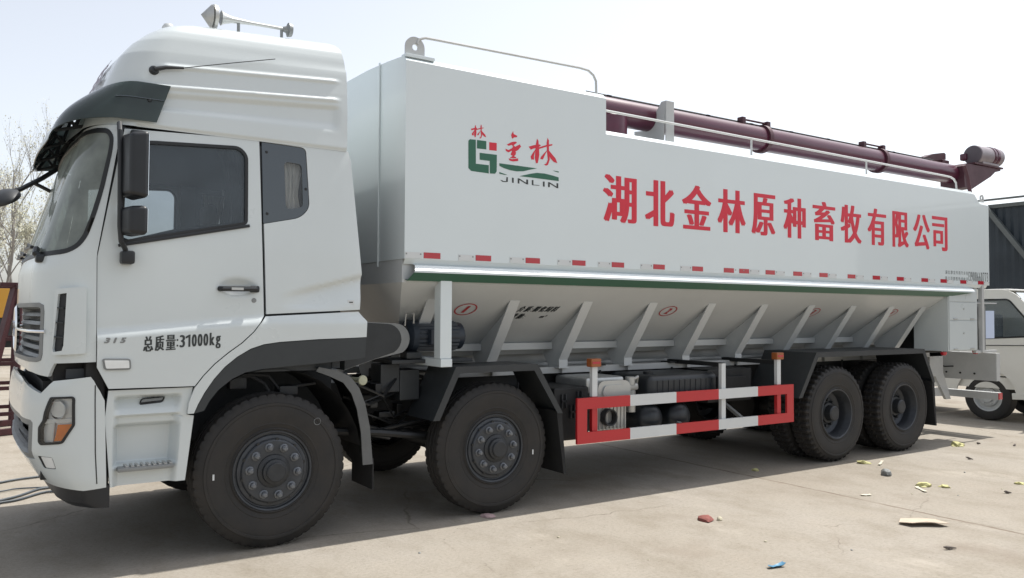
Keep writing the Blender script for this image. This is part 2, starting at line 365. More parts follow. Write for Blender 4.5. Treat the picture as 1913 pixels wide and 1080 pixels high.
# ================================================================== GROUND
def ground_mat():
    m = bpy.data.materials.new('dusty_concrete'); m.use_nodes = True; t = m.node_tree; b = t.nodes['Principled BSDF']; N = t.nodes.new; Lk = t.links.new
    tc = N('ShaderNodeTexCoord'); b.inputs['Roughness'].default_value = .88; b.inputs['Specular IOR Level'].default_value = .12
    def noise_(sc, det=6, ro=.6, stretch=None):
        n = N('ShaderNodeTexNoise'); n.inputs['Scale'].default_value = sc; n.inputs['Detail'].default_value = det; n.inputs['Roughness'].default_value = ro
        if stretch:
            mp = N('ShaderNodeMapping'); mp.inputs['Scale'].default_value = stretch; Lk(tc.outputs['Object'], mp.inputs[0]); Lk(mp.outputs[0], n.inputs['Vector'])
        else: Lk(tc.outputs['Object'], n.inputs['Vector'])
        return n
    def ramp(src, stops):
        r = N('ShaderNodeValToRGB'); e = r.color_ramp.elements
        e[0].position, e[0].color = stops[0][0], (*stops[0][1], 1); e[1].position, e[1].color = stops[-1][0], (*stops[-1][1], 1)
        for p, c in stops[1:-1]: q = e.new(p); q.color = (*c, 1)
        Lk(src, r.inputs[0]); return r
    def mix(a, b_, f, mode='MIX', fac=None):
        x = N('ShaderNodeMix'); x.data_type = 'RGBA'; x.blend_type = mode
        Lk(a, x.inputs[6])
        if isinstance(b_, tuple): x.inputs[7].default_value = (*b_, 1)
        else: Lk(b_, x.inputs[7])
        if f is not None: Lk(f, x.inputs[0])
        else: x.inputs[0].default_value = fac
        return x.outputs[2]
    big = ramp(noise_(.35, 7, .62).outputs['Fac'], [(.30, (.242, .211, .171)), (.5, (.293, .265, .223)), (.72, (.316, .29, .252))])
    mid = ramp(noise_(2.2, 8, .7, (1, .6, 1)).outputs['Fac'], [(.3, (.80, .78, .74)), (.52, (1, 1, 1)), (.75, (1.06, 1.05, 1.04))])
    col = mix(big.outputs[0], mid.outputs[0], None, 'MULTIPLY', .9)
    fine = ramp(noise_(38, 6, .75).outputs['Fac'], [(.28, (.78, .76, .73)), (.5, (1, 1, 1)), (.72, (1.1, 1.1, 1.1))])
    col = mix(col, fine.outputs[0], None, 'MULTIPLY', 1.0)
    sp = N('ShaderNodeTexVoronoi'); sp.inputs['Scale'].default_value = 9; Lk(tc.outputs['Object'], sp.inputs['Vector'])
    spr = ramp(sp.outputs['Distance'], [(.035, (1, 1, 1)), (.06, (0, 0, 0))]); spn = ramp(noise_(1.7, 3).outputs['Fac'], [(.5, (0, 0, 0)), (.6, (1, 1, 1))])
    spm = N('ShaderNodeMath'); spm.operation = 'MULTIPLY'; Lk(spr.outputs[0], spm.inputs[0]); Lk(spn.outputs[0], spm.inputs[1])
    col = mix(col, (.11, .09, .07), spm.outputs[0])
    st = ramp(noise_(.9, 5, .55).outputs['Fac'], [(.60, (0, 0, 0)), (.72, (.55, .55, .55))]); col = mix(col, (.20, .165, .13), st.outputs[0])
    dz = ramp(noise_(.6, 6, .7, (1.3, .8, 1)).outputs['Fac'], [(.58, (0, 0, 0)), (.70, (.5, .5, .5))]); col = mix(col, (.44, .40, .34), dz.outputs[0])
    # hairline cracks, only here and there
    vw = N('ShaderNodeVectorMath'); vw.operation = 'MULTIPLY_ADD'; vw.inputs[1].default_value = (.5, .5, 0); Lk(noise_(1.3, 5).outputs['Color'], vw.inputs[0]); Lk(tc.outputs['Object'], vw.inputs[2])
    vc = N('ShaderNodeTexVoronoi'); vc.feature = 'DISTANCE_TO_EDGE'; vc.inputs['Scale'].default_value = .42; Lk(vw.outputs[0], vc.inputs['Vector'])
    vr = ramp(vc.outputs['Distance'], [(.0015, (1, 1, 1)), (.004, (0, 0, 0))]); vm = ramp(noise_(.55, 3).outputs['Fac'], [(.50, (0, 0, 0)), (.58, (.7, .7, .7))])
    vx = N('ShaderNodeMath'); vx.operation = 'MULTIPLY'; Lk(vr.outputs[0], vx.inputs[0]); Lk(vm.outputs[0], vx.inputs[1]); col = mix(col, (.13, .105, .08), vx.outputs[0])
    dr = ramp(noise_(7, 7, .72).outputs['Fac'], [(.60, (0, 0, 0)), (.68, (.6, .6, .6))]); drm = ramp(noise_(.8, 3).outputs['Fac'], [(.48, (0, 0, 0)), (.62, (1, 1, 1))])
    dx = N('ShaderNodeMath'); dx.operation = 'MULTIPLY'; Lk(dr.outputs[0], dx.inputs[0]); Lk(drm.outputs[0], dx.inputs[1]); col = mix(col, (.21, .165, .12), dx.outputs[0])
    # joints between the slabs, wandering a little, broken by dust
    sx = N('ShaderNodeSeparateXYZ'); Lk(tc.outputs['Object'], sx.inputs[0]); wob = noise_(3, 4); wob2 = noise_(14, 4)
    def joint(axis, org, step, wd):
        a = N('ShaderNodeMath'); a.operation = 'MULTIPLY_ADD'; a.inputs[1].default_value = .05; Lk(wob.outputs['Fac'], a.inputs[0]); Lk(sx.outputs[axis], a.inputs[2])
        a2 = N('ShaderNodeMath'); a2.operation = 'MULTIPLY_ADD'; a2.inputs[1].default_value = .02; Lk(wob2.outputs['Fac'], a2.inputs[0]); Lk(a.outputs[0], a2.inputs[2])
        s = N('ShaderNodeMath'); s.operation = 'ADD'; s.inputs[1].default_value = step * 40.5 - org - .035; Lk(a2.outputs[0], s.inputs[0])
        w = N('ShaderNodeMath'); w.operation = 'MODULO'; w.inputs[1].default_value = step; Lk(s.outputs[0], w.inputs[0])
        c = N('ShaderNodeMath'); c.operation = 'SUBTRACT'; c.inputs[1].default_value = step / 2; Lk(w.outputs[0], c.inputs[0])
        ab = N('ShaderNodeMath'); ab.operation = 'ABSOLUTE'; Lk(c.outputs[0], ab.inputs[0])
        mr = N('ShaderNodeMapRange'); mr.inputs[1].default_value = wd * .4; mr.inputs[2].default_value = wd; mr.inputs[3].default_value = 1; mr.inputs[4].default_value = 0; Lk(ab.outputs[0], mr.inputs[0]); return mr.outputs[0]
    j1 = joint(0, 4.94, 9.0, .024); j2 = joint(1, 9.5, 24.0, .014)
    jm = N('ShaderNodeMath'); jm.operation = 'MAXIMUM'; Lk(j1, jm.inputs[0]); Lk(j2, jm.inputs[1])
    br = ramp(noise_(2.6, 3).outputs['Fac'], [(.32, (.15, .15, .15)), (.55, (.8, .8, .8))]); jf = N('ShaderNodeMath'); jf.operation = 'MULTIPLY'; Lk(jm.outputs[0], jf.inputs[0]); Lk(br.outputs[0], jf.inputs[1])
    col = mix(col, (.15, .115, .085), jf.outputs[0])
    Lk(col, b.inputs['Base Color'])
    bn = noise_(60, 5, .7); bp = N('ShaderNodeBump'); bp.inputs['Strength'].default_value = .35; bp.inputs['Distance'].default_value = .012
    bs = N('ShaderNodeMath'); bs.operation = 'SUBTRACT'; Lk(bn.outputs['Fac'], bs.inputs[0]); Lk(jf.outputs[0], bs.inputs[1]); Lk(bs.outputs[0], bp.inputs['Height']); Lk(bp.outputs[0], b.inputs['Normal'])
    return m
m_ = MB(); m_.add([(-300, -300, 0), (300, -300, 0), (300, 300, 0), (-300, 300, 0)], [(0, 1, 2, 3)])
tag(m_.build('ground', ground_mat(), None, 0), None, None, kind='structure')


M['curtain2'] = mat('grey_curtain', (.12, .125, .13), .9, var=.2, vscale=10)
# ================================================================== THE FEED TRUCK
truck = empty('feed_truck', (0, 0, 0), 'long white feed lorry with red lettering on its tank and a maroon auger on top', 'truck')

def sm(t): t = max(0, min(1, t)); return t * t * (3 - 2 * t)
def side_y(x, z):
    hw = itp(z, HW)
    zc = min(1.548 + (x + 1.15) * .09, 1.648)              # pressed ledge along door and wing
    hw += -.012 + .026 * sm((zc - z) / .055)
    if z > 1.7 and x > .0:                                 # wedge shaped dent at the rear corner
        zl = 1.775 + (x - .02) * .26
        hw -= .028 * sm((zl - z) / .03 + .5) * sm((z - zl + .20) / .16) * sm(x / .3)
    r2 = ((x + .275) / .135) ** 2 + ((z - 1.835) / .062) ** 2   # grip recess behind the handle
    if r2 < 1: hw -= .04 * (1 - r2) ** 1.2
    if x > .45: hw -= .03 * ((x - .45) / .22) ** 2
    return hw
SIDE = lambda x, z: (x, -side_y(x, z), z)
WR = lambda t, z: wrap(-t, z, CAB)                         # u = -tau so that u runs with x
BP = lambda t, z: wrap(-t, z, BUM)
neg = lambda poly: [(-p[0], *p[1:]) for p in poly]
def mirrored(half):                                        # half outline in tau, z closed across the centre line
    return half + [(4 - p[0], *p[1:]) for p in reversed(half)]

arch1 = [(-.09, 1.637), (-.125, 1.585), (-.17, 1.525), (-.25, 1.45), (-.34, 1.385), (-.43, 1.31), (-.50, 1.235), (-.553, 1.165)]
arch2 = [(.685, 1.478), (.30, 1.468), (.01, 1.452), (-.10, 1.437), (-.19, 1.408), (-.28, 1.355), (-.36, 1.29), (-.43, 1.21), (-.49, 1.12), (-.53, 1.045), (-.555, .985)]
arch3 = [(.675, 1.325), (.50, 1.308), (.33, 1.295), (.02, 1.275), (-.12, 1.265), (-.22, 1.247), (-.31, 1.205), (-.40, 1.135), (-.455, 1.065), (-.49, 1.0)]
# ---- doors
door_out = [(-1.005, 2.852), (-.13, 2.885)] + arch1 + [(-1.075, 1.17), (-1.145, 1.31), (-1.152, 2.01)]
win = fillet([(-1.0, 2.76, .05), (-.83, 2.785, .03), (-.27, 2.815, .05), (-.215, 2.76, .06), (-.215, 2.275, .03), (-1.02, 2.10, .03)], .04)
doors = panel('door', M['white'], offset(door_out, .0045), SIDE, truck, holes=[win], grid=.02, both=True)
door, door2 = doors
for d, s in ((door, 1), (door2, -1)):
    fn = lambda x, z, s=s: (x, -s * (side_y(x, z)), z)
    panel('window_frame', M['gasket'], offset(win, -.004), SIDE, d, holes=[offset(win, .017)], grid=.06, thick=.02, off=.003, mirror=s < 0)
    panel('window_pane', M['pane'], offset(win, .012), SIDE, d, grid=.1, thick=0, off=-.012, mirror=s < 0)
    mb = MB()                                              # weather strip under the glass
    mb.bar(fn(-1.03, 2.085), fn(-.2, 2.265), .028, .02, .004); mb.build('weather_strip', M['plastic'], d)
    h = MB(); y = lambda x, z, o: (x, -s * (side_y(x, z) * 0 + 1.236 + o), z)
    h.tube([y(-.40, 1.822, .004), y(-.385, 1.822, .03), y(-.16, 1.824, .032), y(-.145, 1.824, .004)], .018, 8)
    h.box(-.20, -.135, min(-s * 1.236, -s * 1.272), max(-s * 1.236, -s * 1.272), 1.80, 1.846, .01)
    hd = h.build('door_handle', M['plastic'], d)
    k = MB(); k.box(-.33, -.25, min(-s * 1.283, -s * 1.2865), max(-s * 1.283, -s * 1.2865), 1.814, 1.831); k.build('handle_tag', M['silver'], d)
    k = MB(); k.cyl((-.165, -s * 1.225, 1.745), (-.165, -s * 1.238, 1.745), .017, 16); k.build('door_lock', M['steelgrey'], d)
T = MB(); fnD = lambda x, z, o: (x, -(side_y(x, z) + .0012 + o), z)
shr = lambda x, z, o: fnD(x, z + (x + .88) * .055, o)
for ch, a, b in (('总', -.877, -.816), ('质', -.807, -.750), ('量', -.740, -.679)): put_glyph(T, ch, a, b, 1.403, 1.502, shr, .003, .0008)
for ch, a, b, z0, z1 in ((':', -.674, -.663, 1.422, 1.472), ('3', -.655, -.621, 1.415, 1.496), ('0', -.579, -.547, 1.415, 1.496), ('0', -.542, -.510, 1.415, 1.496), ('0', -.505, -.473, 1.415, 1.496), ('k', -.465, -.431, 1.415, 1.50), ('g', -.426, -.392, 1.392, 1.476)):
    put_glyph(T, ch, a, b, z0, z1, shr, .0035 if ch not in ':1' else .0008)
fan(T, [(-.600, 1.415), (-.587, 1.415), (-.587, 1.496), (-.597, 1.496), (-.618, 1.484), (-.618, 1.471), (-.600, 1.478)], shr, .0006)
T.build('lettering', M['darkvinyl'], door, 0)
T = MB()
for ch, a, b in (('3', -1.105, -1.068), ('1', -1.052, -1.03), ('5', -1.013, -.976)): put_glyph(T, ch, a, b, 1.462, 1.497, fnD, .003, .002, .3)
T.build('number_badge', M['steelgrey'], door, 0)
L_ = fillet([(-1.115, 1.367), (-.95, 1.362), (-.945, 1.292), (-1.10, 1.292)], .02)
panel('side_marker', M['midplastic'], L_, SIDE, door, grid=.06, thick=.02, off=.012)
panel('marker_lens', M['lampsilver'], offset(L_, .011), SIDE, door, grid=.06, thick=.01, off=.018)
# ---- rear quarter panel with its dark glazing
side_out = [(-.122, 2.885), (.535, 2.878), (.56, 2.80), (.655, 1.93), (.635, 1.682), (-.082, 1.645)]
qw = fillet([(-.118, 2.872, .01), (.205, 2.862, .04), (.232, 2.42, .06), (.16, 2.345, .05), (-.105, 2.285, .01)], .02)
side_out[0] = (-.122, 2.885)
sps = panel('side_panel', M['white'], offset(side_out, .0045), SIDE, truck, holes=[offset(qw, -.001)], grid=.02, both=True)
for sp, mr in zip(sps, (False, True)):
    pane = fillet([(.045, 2.745), (.175, 2.74), (.185, 2.425), (.06, 2.40)], .035)
    panel('quarter_panel', M['visor'], offset(qw, .003), SIDE, sp, holes=[pane], grid=.06, off=-.006, mirror=mr)
    panel('quarter_pane', M['pane2'], offset(pane, -.006), SIDE, sp, grid=.1, thick=0, off=-.016, mirror=mr)
    s = 1 if mr else -1; 
    for x, z in ((-.08, 2.80), (-.075, 2.36), (.205, 2.56)): k = MB(); k.lathe([(0, .006), (.008, .006), (.012, 0)], (x, s * (side_y(x, z) - .008), z), (0, s, 0), 12); k.build('window_bolt', M['gasket'], sp)
    g = []                                                 # tied curtain behind the quarter pane
    for i in range(13):
        z = 2.78 - i * .034; w = .055 + .05 * abs((z - 2.52) / .26) ** 1.2
        g.append([(.11 + (j / 16 - .5) * 2 * w, s * (side_y(.1, z) - .07 + .012 * math.sin(j * 1.9 + i * .2)), z) for j in range(17)])
    MB().sheet(g).build('curtain', M['cloth'], sp)
k = MB(); k.box(.53, .58, -side_y(.55, 1.74) - .0015, -side_y(.55, 1.74) + .02, 1.725, 1.757); k.build('maker_plate', M['stripewhite'], sps[0])
k = MB(); k.box(.54, .57, -side_y(.55, 1.74) - .003, -side_y(.55, 1.74), 1.737, 1.745); k.build('plate_print', M['darkvinyl'], sps[0])
# ---- wing, arch trim
wing = [(-.085, 1.637), (.62, 1.675), (.69, 1.60)] + arch2 + [(-.60, .985), (-.592, 1.06), (-.556, 1.16)] + arch1[::-1][1:-1]
panel('wing', M['white'], offset(wing, .003), SIDE, truck, grid=.03, both=True)
panel('wheel_arch_trim', M['greyplastic'], offset(arch2 + arch3[::-1], .002), SIDE, truck, grid=.04, both=True, off=-.004)
# ---- entry step panel
st_out = [(-1.078, 1.16), (-.562, 1.155), (-.60, .98), (-.535, .975), (-.595, .545), (-1.05, .56), (-1.085, .98)]
st_out = [(-1.072, 1.163), (-.557, 1.158), (-.597, .98), (-.548, .978), (-.598, .545), (-1.052, .56), (-1.09, .985)]
def STEP(x, z):
    y = 1.235
    ex = sm((x + 1.045) / .05) * sm((-.655 + .06 * (z - .5) - x) / .05)
    y -= .075 * sm((1.128 - z) / .03) * sm((z - .975) / .15) * ex + 0
    y -= .045 * sm((1.0 - z) / .02) * ex
    y -= .085 * sm((.945 - z) / .035) * sm((z - .665) / .02) * ex
    return (x, -y, z)
steps = []
for sg in (1, -1):
    rows = []
    for i in range(101):
        z = .548 + (1.1605 - .548) * i / 100
        xa = itp(z, [(.55, -1.05), (.985, -1.087), (1.16, -1.069)]); xb = itp(z, [(.55, -.60), (.972, -.551), (.98, -.598), (1.16, -.56)])
        row = [STEP(xa + (xb - xa) * j / 90, z) for j in range(91)]
        rows.append([(x, y * sg, zz) for x, y, zz in ([(row[0][0], row[0][1] + .03, z)] + row + [(row[-1][0], row[-1][1] + .03, z)])])
    rows = [[(x, y - sg * -.03, z) for x, y, z in rows[0]]] + rows + [[(x, y - sg * -.03, z) for x, y, z in rows[-1]]]
    m_ = MB().sheet(rows if sg > 0 else [r[::-1] for r in rows]); steps.append(m_.build('step_panel', M['white'], truck, 45))
for sp, s in zip(steps, (-1, 1)):
    t = MB(); ya, yb = sorted((s * 1.12, s * 1.262)); t.box(-1.01, -.675, ya, yb, .642, .668, .006)
    t.build('step_tread', M['steelgrey'], sp)
    t = MB()
    for i in range(9):
        t.box(-.965 + i * .033, -.945 + i * .033, *sorted((s * 1.14, s * 1.25)), .667, .676, .003)
    t.build('tread_grip', M['alu'], sp)
    lm = fillet([(-.885, 1.055), (-.735, 1.065), (-.72, 1.10), (-.87, 1.092)], .025)
    panel('step_lamp', M['gasket'], lm, STEP, sp, grid=.03, thick=.012, off=.012, mirror=s > 0)
    panel('lamp_lens', M['steelgrey'], offset(lm, .009), STEP, sp, grid=.03, thick=.006, off=.015, mirror=s > 0)
# ---- front panel with windscreen opening and grille opening
fp_half = [(.012, 2.865), (.012, 2.0), (.012, 1.345), (.41, 1.338), (.45, 1.30), (.49, 1.255), (.60, 1.262), (.77, 1.278), (1.2, 1.29), (1.9, 1.295)]
fp_half[:3] = [(.003, 2.865), (.003, 2.0), (.003, 1.345)]
fp = [(4 - p[0], p[1]) for p in fp_half] + fp_half[::-1]
ws_half = [(1.9, 2.842), (.97, 2.842), (.45, 2.846), (.20, 2.838), (.085, 2.79), (.06, 2.70), (.065, 2.45), (.09, 2.28), (.13, 2.13), (.20, 2.06), (.33, 2.022), (.62, 2.008), (1.2, 2.012), (1.9, 2.014)]
ws_half = ws_half[:1] + [(p[0] / 2, p[1]) for p in ()] + ws_half[1:]
ws = ws_half + [(4 - p[0], p[1]) for p in ws_half[::-1]]
ws = [(p[0] * 2, p[1]) for p in fillet([(q[0] / 2, q[1]) for q in ws], .05, 3)]
gr_half = [(1.9, 1.715), (.66, 1.715), (.585, 1.70), (.57, 1.66), (.57, 1.39), (.59, 1.355), (.66, 1.343), (1.9, 1.335)]
gr = gr_half + [(4 - p[0], p[1]) for p in gr_half[::-1]]
front = panel('front_panel', M['white'], neg(fp), WR, truck, holes=[neg(ws), neg(gr)], grid=.07, gv=.04)
def shrink(poly, du, dv):
    cx, cy = sum(p[0] for p in poly) / len(poly), sum(p[1] for p in poly) / len(poly)
    o = offset([(p[0] * dv / du, p[1]) for p in poly], dv); return [(p[0] * du / dv, p[1]) for p in o]
panel('windscreen_seal', M['gasket'], neg(ws), WR, front, holes=[neg(shrink(ws, .06, .03))], grid=.09, gv=.05, thick=.02, off=.004)
panel('windscreen', M['screen'], neg(shrink(ws, .035, .018)), WR, truck, grid=.1, gv=.06, thick=0, off=-.004)
gk = panel('grille', M['midplastic'], neg(gr), WR, truck, holes=[neg(shrink(gr, .05, .028))], grid=.07, gv=.04, thick=.06, off=.004)
m_ = MB()
for i, z in enumerate((1.375, 1.43, 1.485, 1.585, 1.64, 1.69)):
    rows = [[Vector(wrap(t, z + a, CAB)) * 1 + Vector((b, 0, 0)) for t in [.6 + 2.8 * j / 40 for j in range(41)]] for a, b in ((-.018, .075), (-.01, .034), (.012, .048), (.016, .09))]
    m_.sheet(rows)
m_.build('slat', M['midplastic'], gk)
m_ = MB(); m_.sheet([[wrap(t, z, CAB) for t in [.55 + 2.9 * j / 40 for j in range(41)]] for z in (1.33, 1.72)])
for i, v in enumerate(m_.v): m_.v[i] = (v[0] + .09, v[1] * .99, v[2])
m_.build('grille_backing', M['chassis'], gk)
m_ = MB(); m_.tube([Vector(wrap(.53 + 2.94 * j / 30, 1.535, CAB)) + Vector((-.004, 0, 0)) for j in range(31)], .012, 8); m_.build('chrome_bar', M['chrome'], gk)
m_ = MB(); m_.lathe([(.125, 0), (.15, -.018), (.17, 0), (.15, .012), (.125, 0)], (-1.532, 0, 1.535), (-1, 0, 0), 40)
for s in (-1, 1): m_.bar((-1.535, -.11, 1.535 - s * .05), (-1.535, .11, 1.535 + s * .05), .03, .012)
m_.build('emblem', M['chrome'], gk)
for s in (False, True):                                    # corner deflector with its dark vent
    fl = fillet([(.085, 1.815), (.39, 1.80), (.405, 1.39), (.085, 1.40)], .02)
    vt = [(.265, 1.775), (.35, 1.767), (.395, 1.43), (.385, 1.41), (.30, 1.418), (.285, 1.45)]
    cd = panel('corner_deflector', M['white'], neg(fl), WR, truck, holes=[neg(vt)], grid=.04, gv=.025, thick=.034, off=.032, mirror=s)
    panel('vent_backing', M['plastic'], neg(shrink(vt, -.01, -.005)), WR, cd, grid=.06, gv=.03, thick=.004, off=.012, mirror=s)
    b = MB()
    for z in (1.50, 1.59, 1.68): b.bar([c * (1 if i != 1 or not s else -1) for i, c in enumerate(Vector(wrap(.29, z, CAB)) + Vector((-.015, -.02, 0)))], [c * (1 if i != 1 or not s else -1) for i, c in enumerate(Vector(wrap(.385, z + .004, CAB)) + Vector((-.015, -.02, 0)))], .01, .008)
    b.build('vent_bar', M['greyplastic'], cd)
# ---- bumper
bp_half = [(1.9, 1.228), (1.3, 1.226), (.86, 1.205), (.66, 1.17), (.55, 1.15), (.49, 1.185), (.43, 1.228), (.2, 1.243), (.075, 1.252), (.045, 1.225), (-.01, 1.14), (-.045, 1.10), (-.06, .553), (.2, .541), (.47, .556), (.8, .575), (1.9, .575)]
bp_ = bp_half + [(4 - p[0], p[1]) for p in bp_half[::-1]]
lamp = fillet([(.425, 1.128), (.215, 1.132), (.195, 1.12), (.195, .955), (.30, .847), (.33, .842), (.53, .833), (.56, .85), (.555, .94), (.50, .985), (.485, 1.03)], .012, 3)
fog = fillet([(.60, .763), (.42, .757), (.43, .68), (.60, .682)], .015, 3)
bg_half = [(1.9, 1.0), (1.07, .998), (.68, .982), (.645, .965), (.67, .735), (1.2, .72), (1.9, .72)]
bgr = bg_half + [(4 - p[0], p[1]) for p in bg_half[::-1]]
fl2 = lambda poly: [(4 - p[0], p[1]) for p in poly]
bumper = panel('bumper', M['white'], neg(bp_), BP, truck, holes=[neg(lamp), neg(fl2(lamp)), neg(fog), neg(fl2(fog)), neg(bgr)], grid=.05, gv=.03, centre=(0, 0, .9))
for s in (False, True):
    L0 = lambda poly: neg(fl2(poly) if s else poly)
    hl = panel('headlight', M['gasket'], L0(shrink(lamp, -.004, -.002)), BP, bumper, holes=[L0(shrink(lamp, .022, .011))], grid=.05, gv=.03, thick=.03, off=.006, centre=(0, 0, .9))
    panel('reflector_bowl', M['lampsilver'], L0(lamp), BP, hl, grid=.03, gv=.018, thick=.004, off=-.026, centre=(0, 0, .9), smooth=0)
    amb = [(.365, .964), (.20, .968), (.20, .955), (.30, .852), (.41, .85), (.385, .9)]
    panel('indicator', M['indicator'], L0(shrink(amb, .01, .006)), BP, hl, grid=.04, gv=.02, thick=.008, off=-.010, centre=(0, 0, .9))
    panel('headlight_lens', M['clear'], L0(shrink(lamp, .012, .006)), BP, hl, grid=.06, gv=.03, thick=0, off=.004, centre=(0, 0, .9))
    b = MB(); p = Vector(wrap(3.65 if s else .36, 1.05, BUM)); n = Vector((-.8, .6 if s else -.6, 0)); b.lathe([(.0, -.045), (.03, -.04), (.055, -.01), (.06, 0)], p - n * .008, n, 24); b.build('lamp_bowl', M['chrome'], hl)
    b = MB()
    for tt, zz in ((.30, 1.0), (.44, 1.0)): pass
    q0, q1 = Vector(wrap(.52 if not s else 3.48, .975, BUM)), Vector(wrap(.21 if not s else 3.79, .985, BUM))
    b.bar(q0 - n * .02, q1 - n * .02, .02, .03, .004); b.bar(Vector(wrap(.42 if not s else 3.58, .85, BUM)) - n * .02, Vector(wrap(.40 if not s else 3.6, .97, BUM)) - n * .02, .02, .012); b.build('lamp_divider', M['lampsilver'], hl)
    fg = panel('fog_lamp', M['gasket'], L0(fog), BP, bumper, holes=[L0([(.565, .757), (.43, .753), (.44, .687), (.565, .688)])], grid=.05, gv=.03, thick=.05, off=-.004, centre=(0, 0, .9))
    panel('fog_lens', M['lampsilver'], L0(fillet([(.56, .757), (.43, .754), (.44, .685), (.56, .686)], .01, 3)), BP, fg, grid=.05, gv=.03, thick=.02, off=-.002, centre=(0, 0, .9))
bgk = panel('bumper_grille', M['midplastic'], neg(bgr), BP, bumper, holes=[neg(shrink(bgr, .08, .035))], grid=.07, gv=.03, thick=.08, off=-.004, centre=(0, 0, .9))
m_ = MB()
for z in (.79, .86, .93): m_.sheet([[Vector(wrap(.72 + 2.56 * j / 30, z + a, BUM)) + Vector((b, 0, 0)) for j in range(31)] for a, b in ((-.015, .05), (0, .03), (.012, .055))])
m_.build('grille_slat', M['plastic'], bgk)
m_ = MB(); m_.box(-1.42, -.62, -1.03, 1.03, .60, 1.22); m_.box(-1.37, -1.05, -1.1, 1.1, 1.10, 1.42); m_.box(-1.2, -1.08, -1.2, 1.2, 1.05, 1.42, .02); m_.box(-1.10, -1.052, -1.17, 1.17, .52, 1.1)  # black boxes added behind the panels to fill voids and stop light leaks
m_.build('dark_void_fill', M['chassis'], truck)
for s in (0, 1):
    m_ = MB(); m_.tube([wrap(4 - t if s else t, z, BUM) for t, z in [(.035, 1.20 - .0325 * i) for i in range(20)]], .0035, 6); m_.build('bumper_seam', M['gasket'], bumper)
m_ = MB()                                                  # black air dam under the bumper
rows = [[Vector(wrap(t, .56, BUM)) + Vector((.05 + d * min(1, 2.5 * (2 - abs(t - 2))), 0, z - .56)) for t in [.0 + 4 * j / 48 for j in range(49)]] for z, d in ((.565, 0), (.46, .015), (.425, .06))]
m_.sheet(rows); m_.box(-1.06, -1.05, -1.19, 1.19, .425, .565); m_.build('air_dam', M['plastic'], truck)
# ---- roof
RX = [(2.87, -1.225, .545), (3.0, -1.19, .55), (3.14, -1.125, .55), (3.28, -1.065, .55), (3.40, -1.01, .548), (3.52, -.935, .54), (3.60, -.86, .525), (3.66, -.78, .50), (3.705, -.66, .46), (3.735, -.5, .41), (3.755, -.28, .33)]
RH = [(2.87, 1.212), (3.0, 1.205), (3.2, 1.192), (3.40, 1.172), (3.54, 1.152), (3.60, 1.132), (3.64, 1.102), (3.67, 1.06), (3.70, .99), (3.735, .84), (3.755, .66)]
def roof_loop(z, n=(70, 16, 26, 16, 70, 20)):
    xf = itp(z, [(a, b) for a, b, c in RX]); xr = itp(z, [(a, c) for a, b, c in RX]); hw = itp(z, RH)
    a, b = .28 - .1 * sm((z - 3.3) / .4), .42 - .12 * sm((z - 3.1) / .3); xc = xf + a; rr = .03; pts = []
    ze = z + .035 * (0 if z < 3.5 else 0)
    def side(s):
        o = []
        for i in range(n[0]):
            x = xr - rr + (xc - xr + rr) * i / n[0]; y = hw
            tx = sm((x + .9) / .12) * sm((.47 - x) / .06)
            for x0_, z0_, sl, w, h in ((-.85, 3.295, 0, .022, .013), (-.85, 3.152, 0, .022, .015)):
                d = z - (z0_ + (x - x0_) * sl)
                y += h * max(0, 1 - abs(d) / w) ** 1.1 * tx
            d = z - 3.05; y -= .024 * sm(1.7 - abs(d) / .038) * tx
            y -= .012 * sm((2.895 - z) / .02)
            o.append((x, -y, z))
        return o
    L = side(0); pts += L
    for i in range(n[1]):
        t = i / n[1] * math.pi / 2; pts.append((xc - a * math.sin(t) ** .9, -(hw - b) - b * math.cos(t) ** .9, z))
    for i in range(n[2]):
        s = 2 * i / n[2]; pts.append((xf - .05 * (1 - (1 - s) ** 2), -(hw - b) * (1 - s), z))
    for i in range(n[3]):
        t = (1 - i / n[3]) * math.pi / 2; pts.append((xc - a * math.sin(t) ** .9, (hw - b) + b * math.cos(t) ** .9, z))
    pts += [(x, -y, zz) for x, y, zz in [(2 * (xc) - 0, 0, 0)][:0]]
    pts += [(x, -y, zz) for x, y, zz in reversed(L)]
    for i in range(n[5]):                                  # across the back
        s = (i + .5) / n[5]; yy = hw * (1 - 2 * s); k = sm(abs(yy) / hw * 6 - 5); pts.append((xr - rr * (k ** 2), yy, z))
    return pts
zs = [2.87 + .0075 * i for i in range(72)] + [3.41 + .0125 * i for i in range(10)] + [3.545 + .015 * i for i in range(10)] + [3.69, 3.70, 3.71, 3.72, 3.73, 3.738, 3.746, 3.752, 3.756]
rows = [roof_loop(z) for z in zs]; n = len(rows[0])
rows = [[(x, y, z + .075 * sm((z - 2.95) / .12) * (1 - sm((z - 3.33) / .2)) * (x + .85) + .058 * sm((z - 3.33) / .3) * (x + .12)) for x, y, z in r] for r in rows]
m_ = MB(); m_.add([p for r in rows for p in r], [(i * n + j, i * n + (j + 1) % n, (i + 1) * n + (j + 1) % n, (i + 1) * n + j) for i in range(len(rows) - 1) for j in range(n)])
top = rows[-1]; o_ = len(m_.v); m_.add([(-.1, 0, 3.78)] + top, [(0, 1 + j, 1 + (j + 1) % n) for j in range(n)])
bm = bmesh.new(); [bm.verts.new(v) for v in m_.v]; bm.verts.ensure_lookup_table()
for f in m_.f:
    try: bm.faces.new([bm.verts[i] for i in f])
    except ValueError: pass
bmesh.ops.remove_doubles(bm, verts=bm.verts[:], dist=1e-4); m_ = MB().take(bm)
roof = m_.build('cab_roof', M['white'], truck, 50)
def rx(z): return itp(z, [(a, b) for a, b, c in RX])
T = MB()
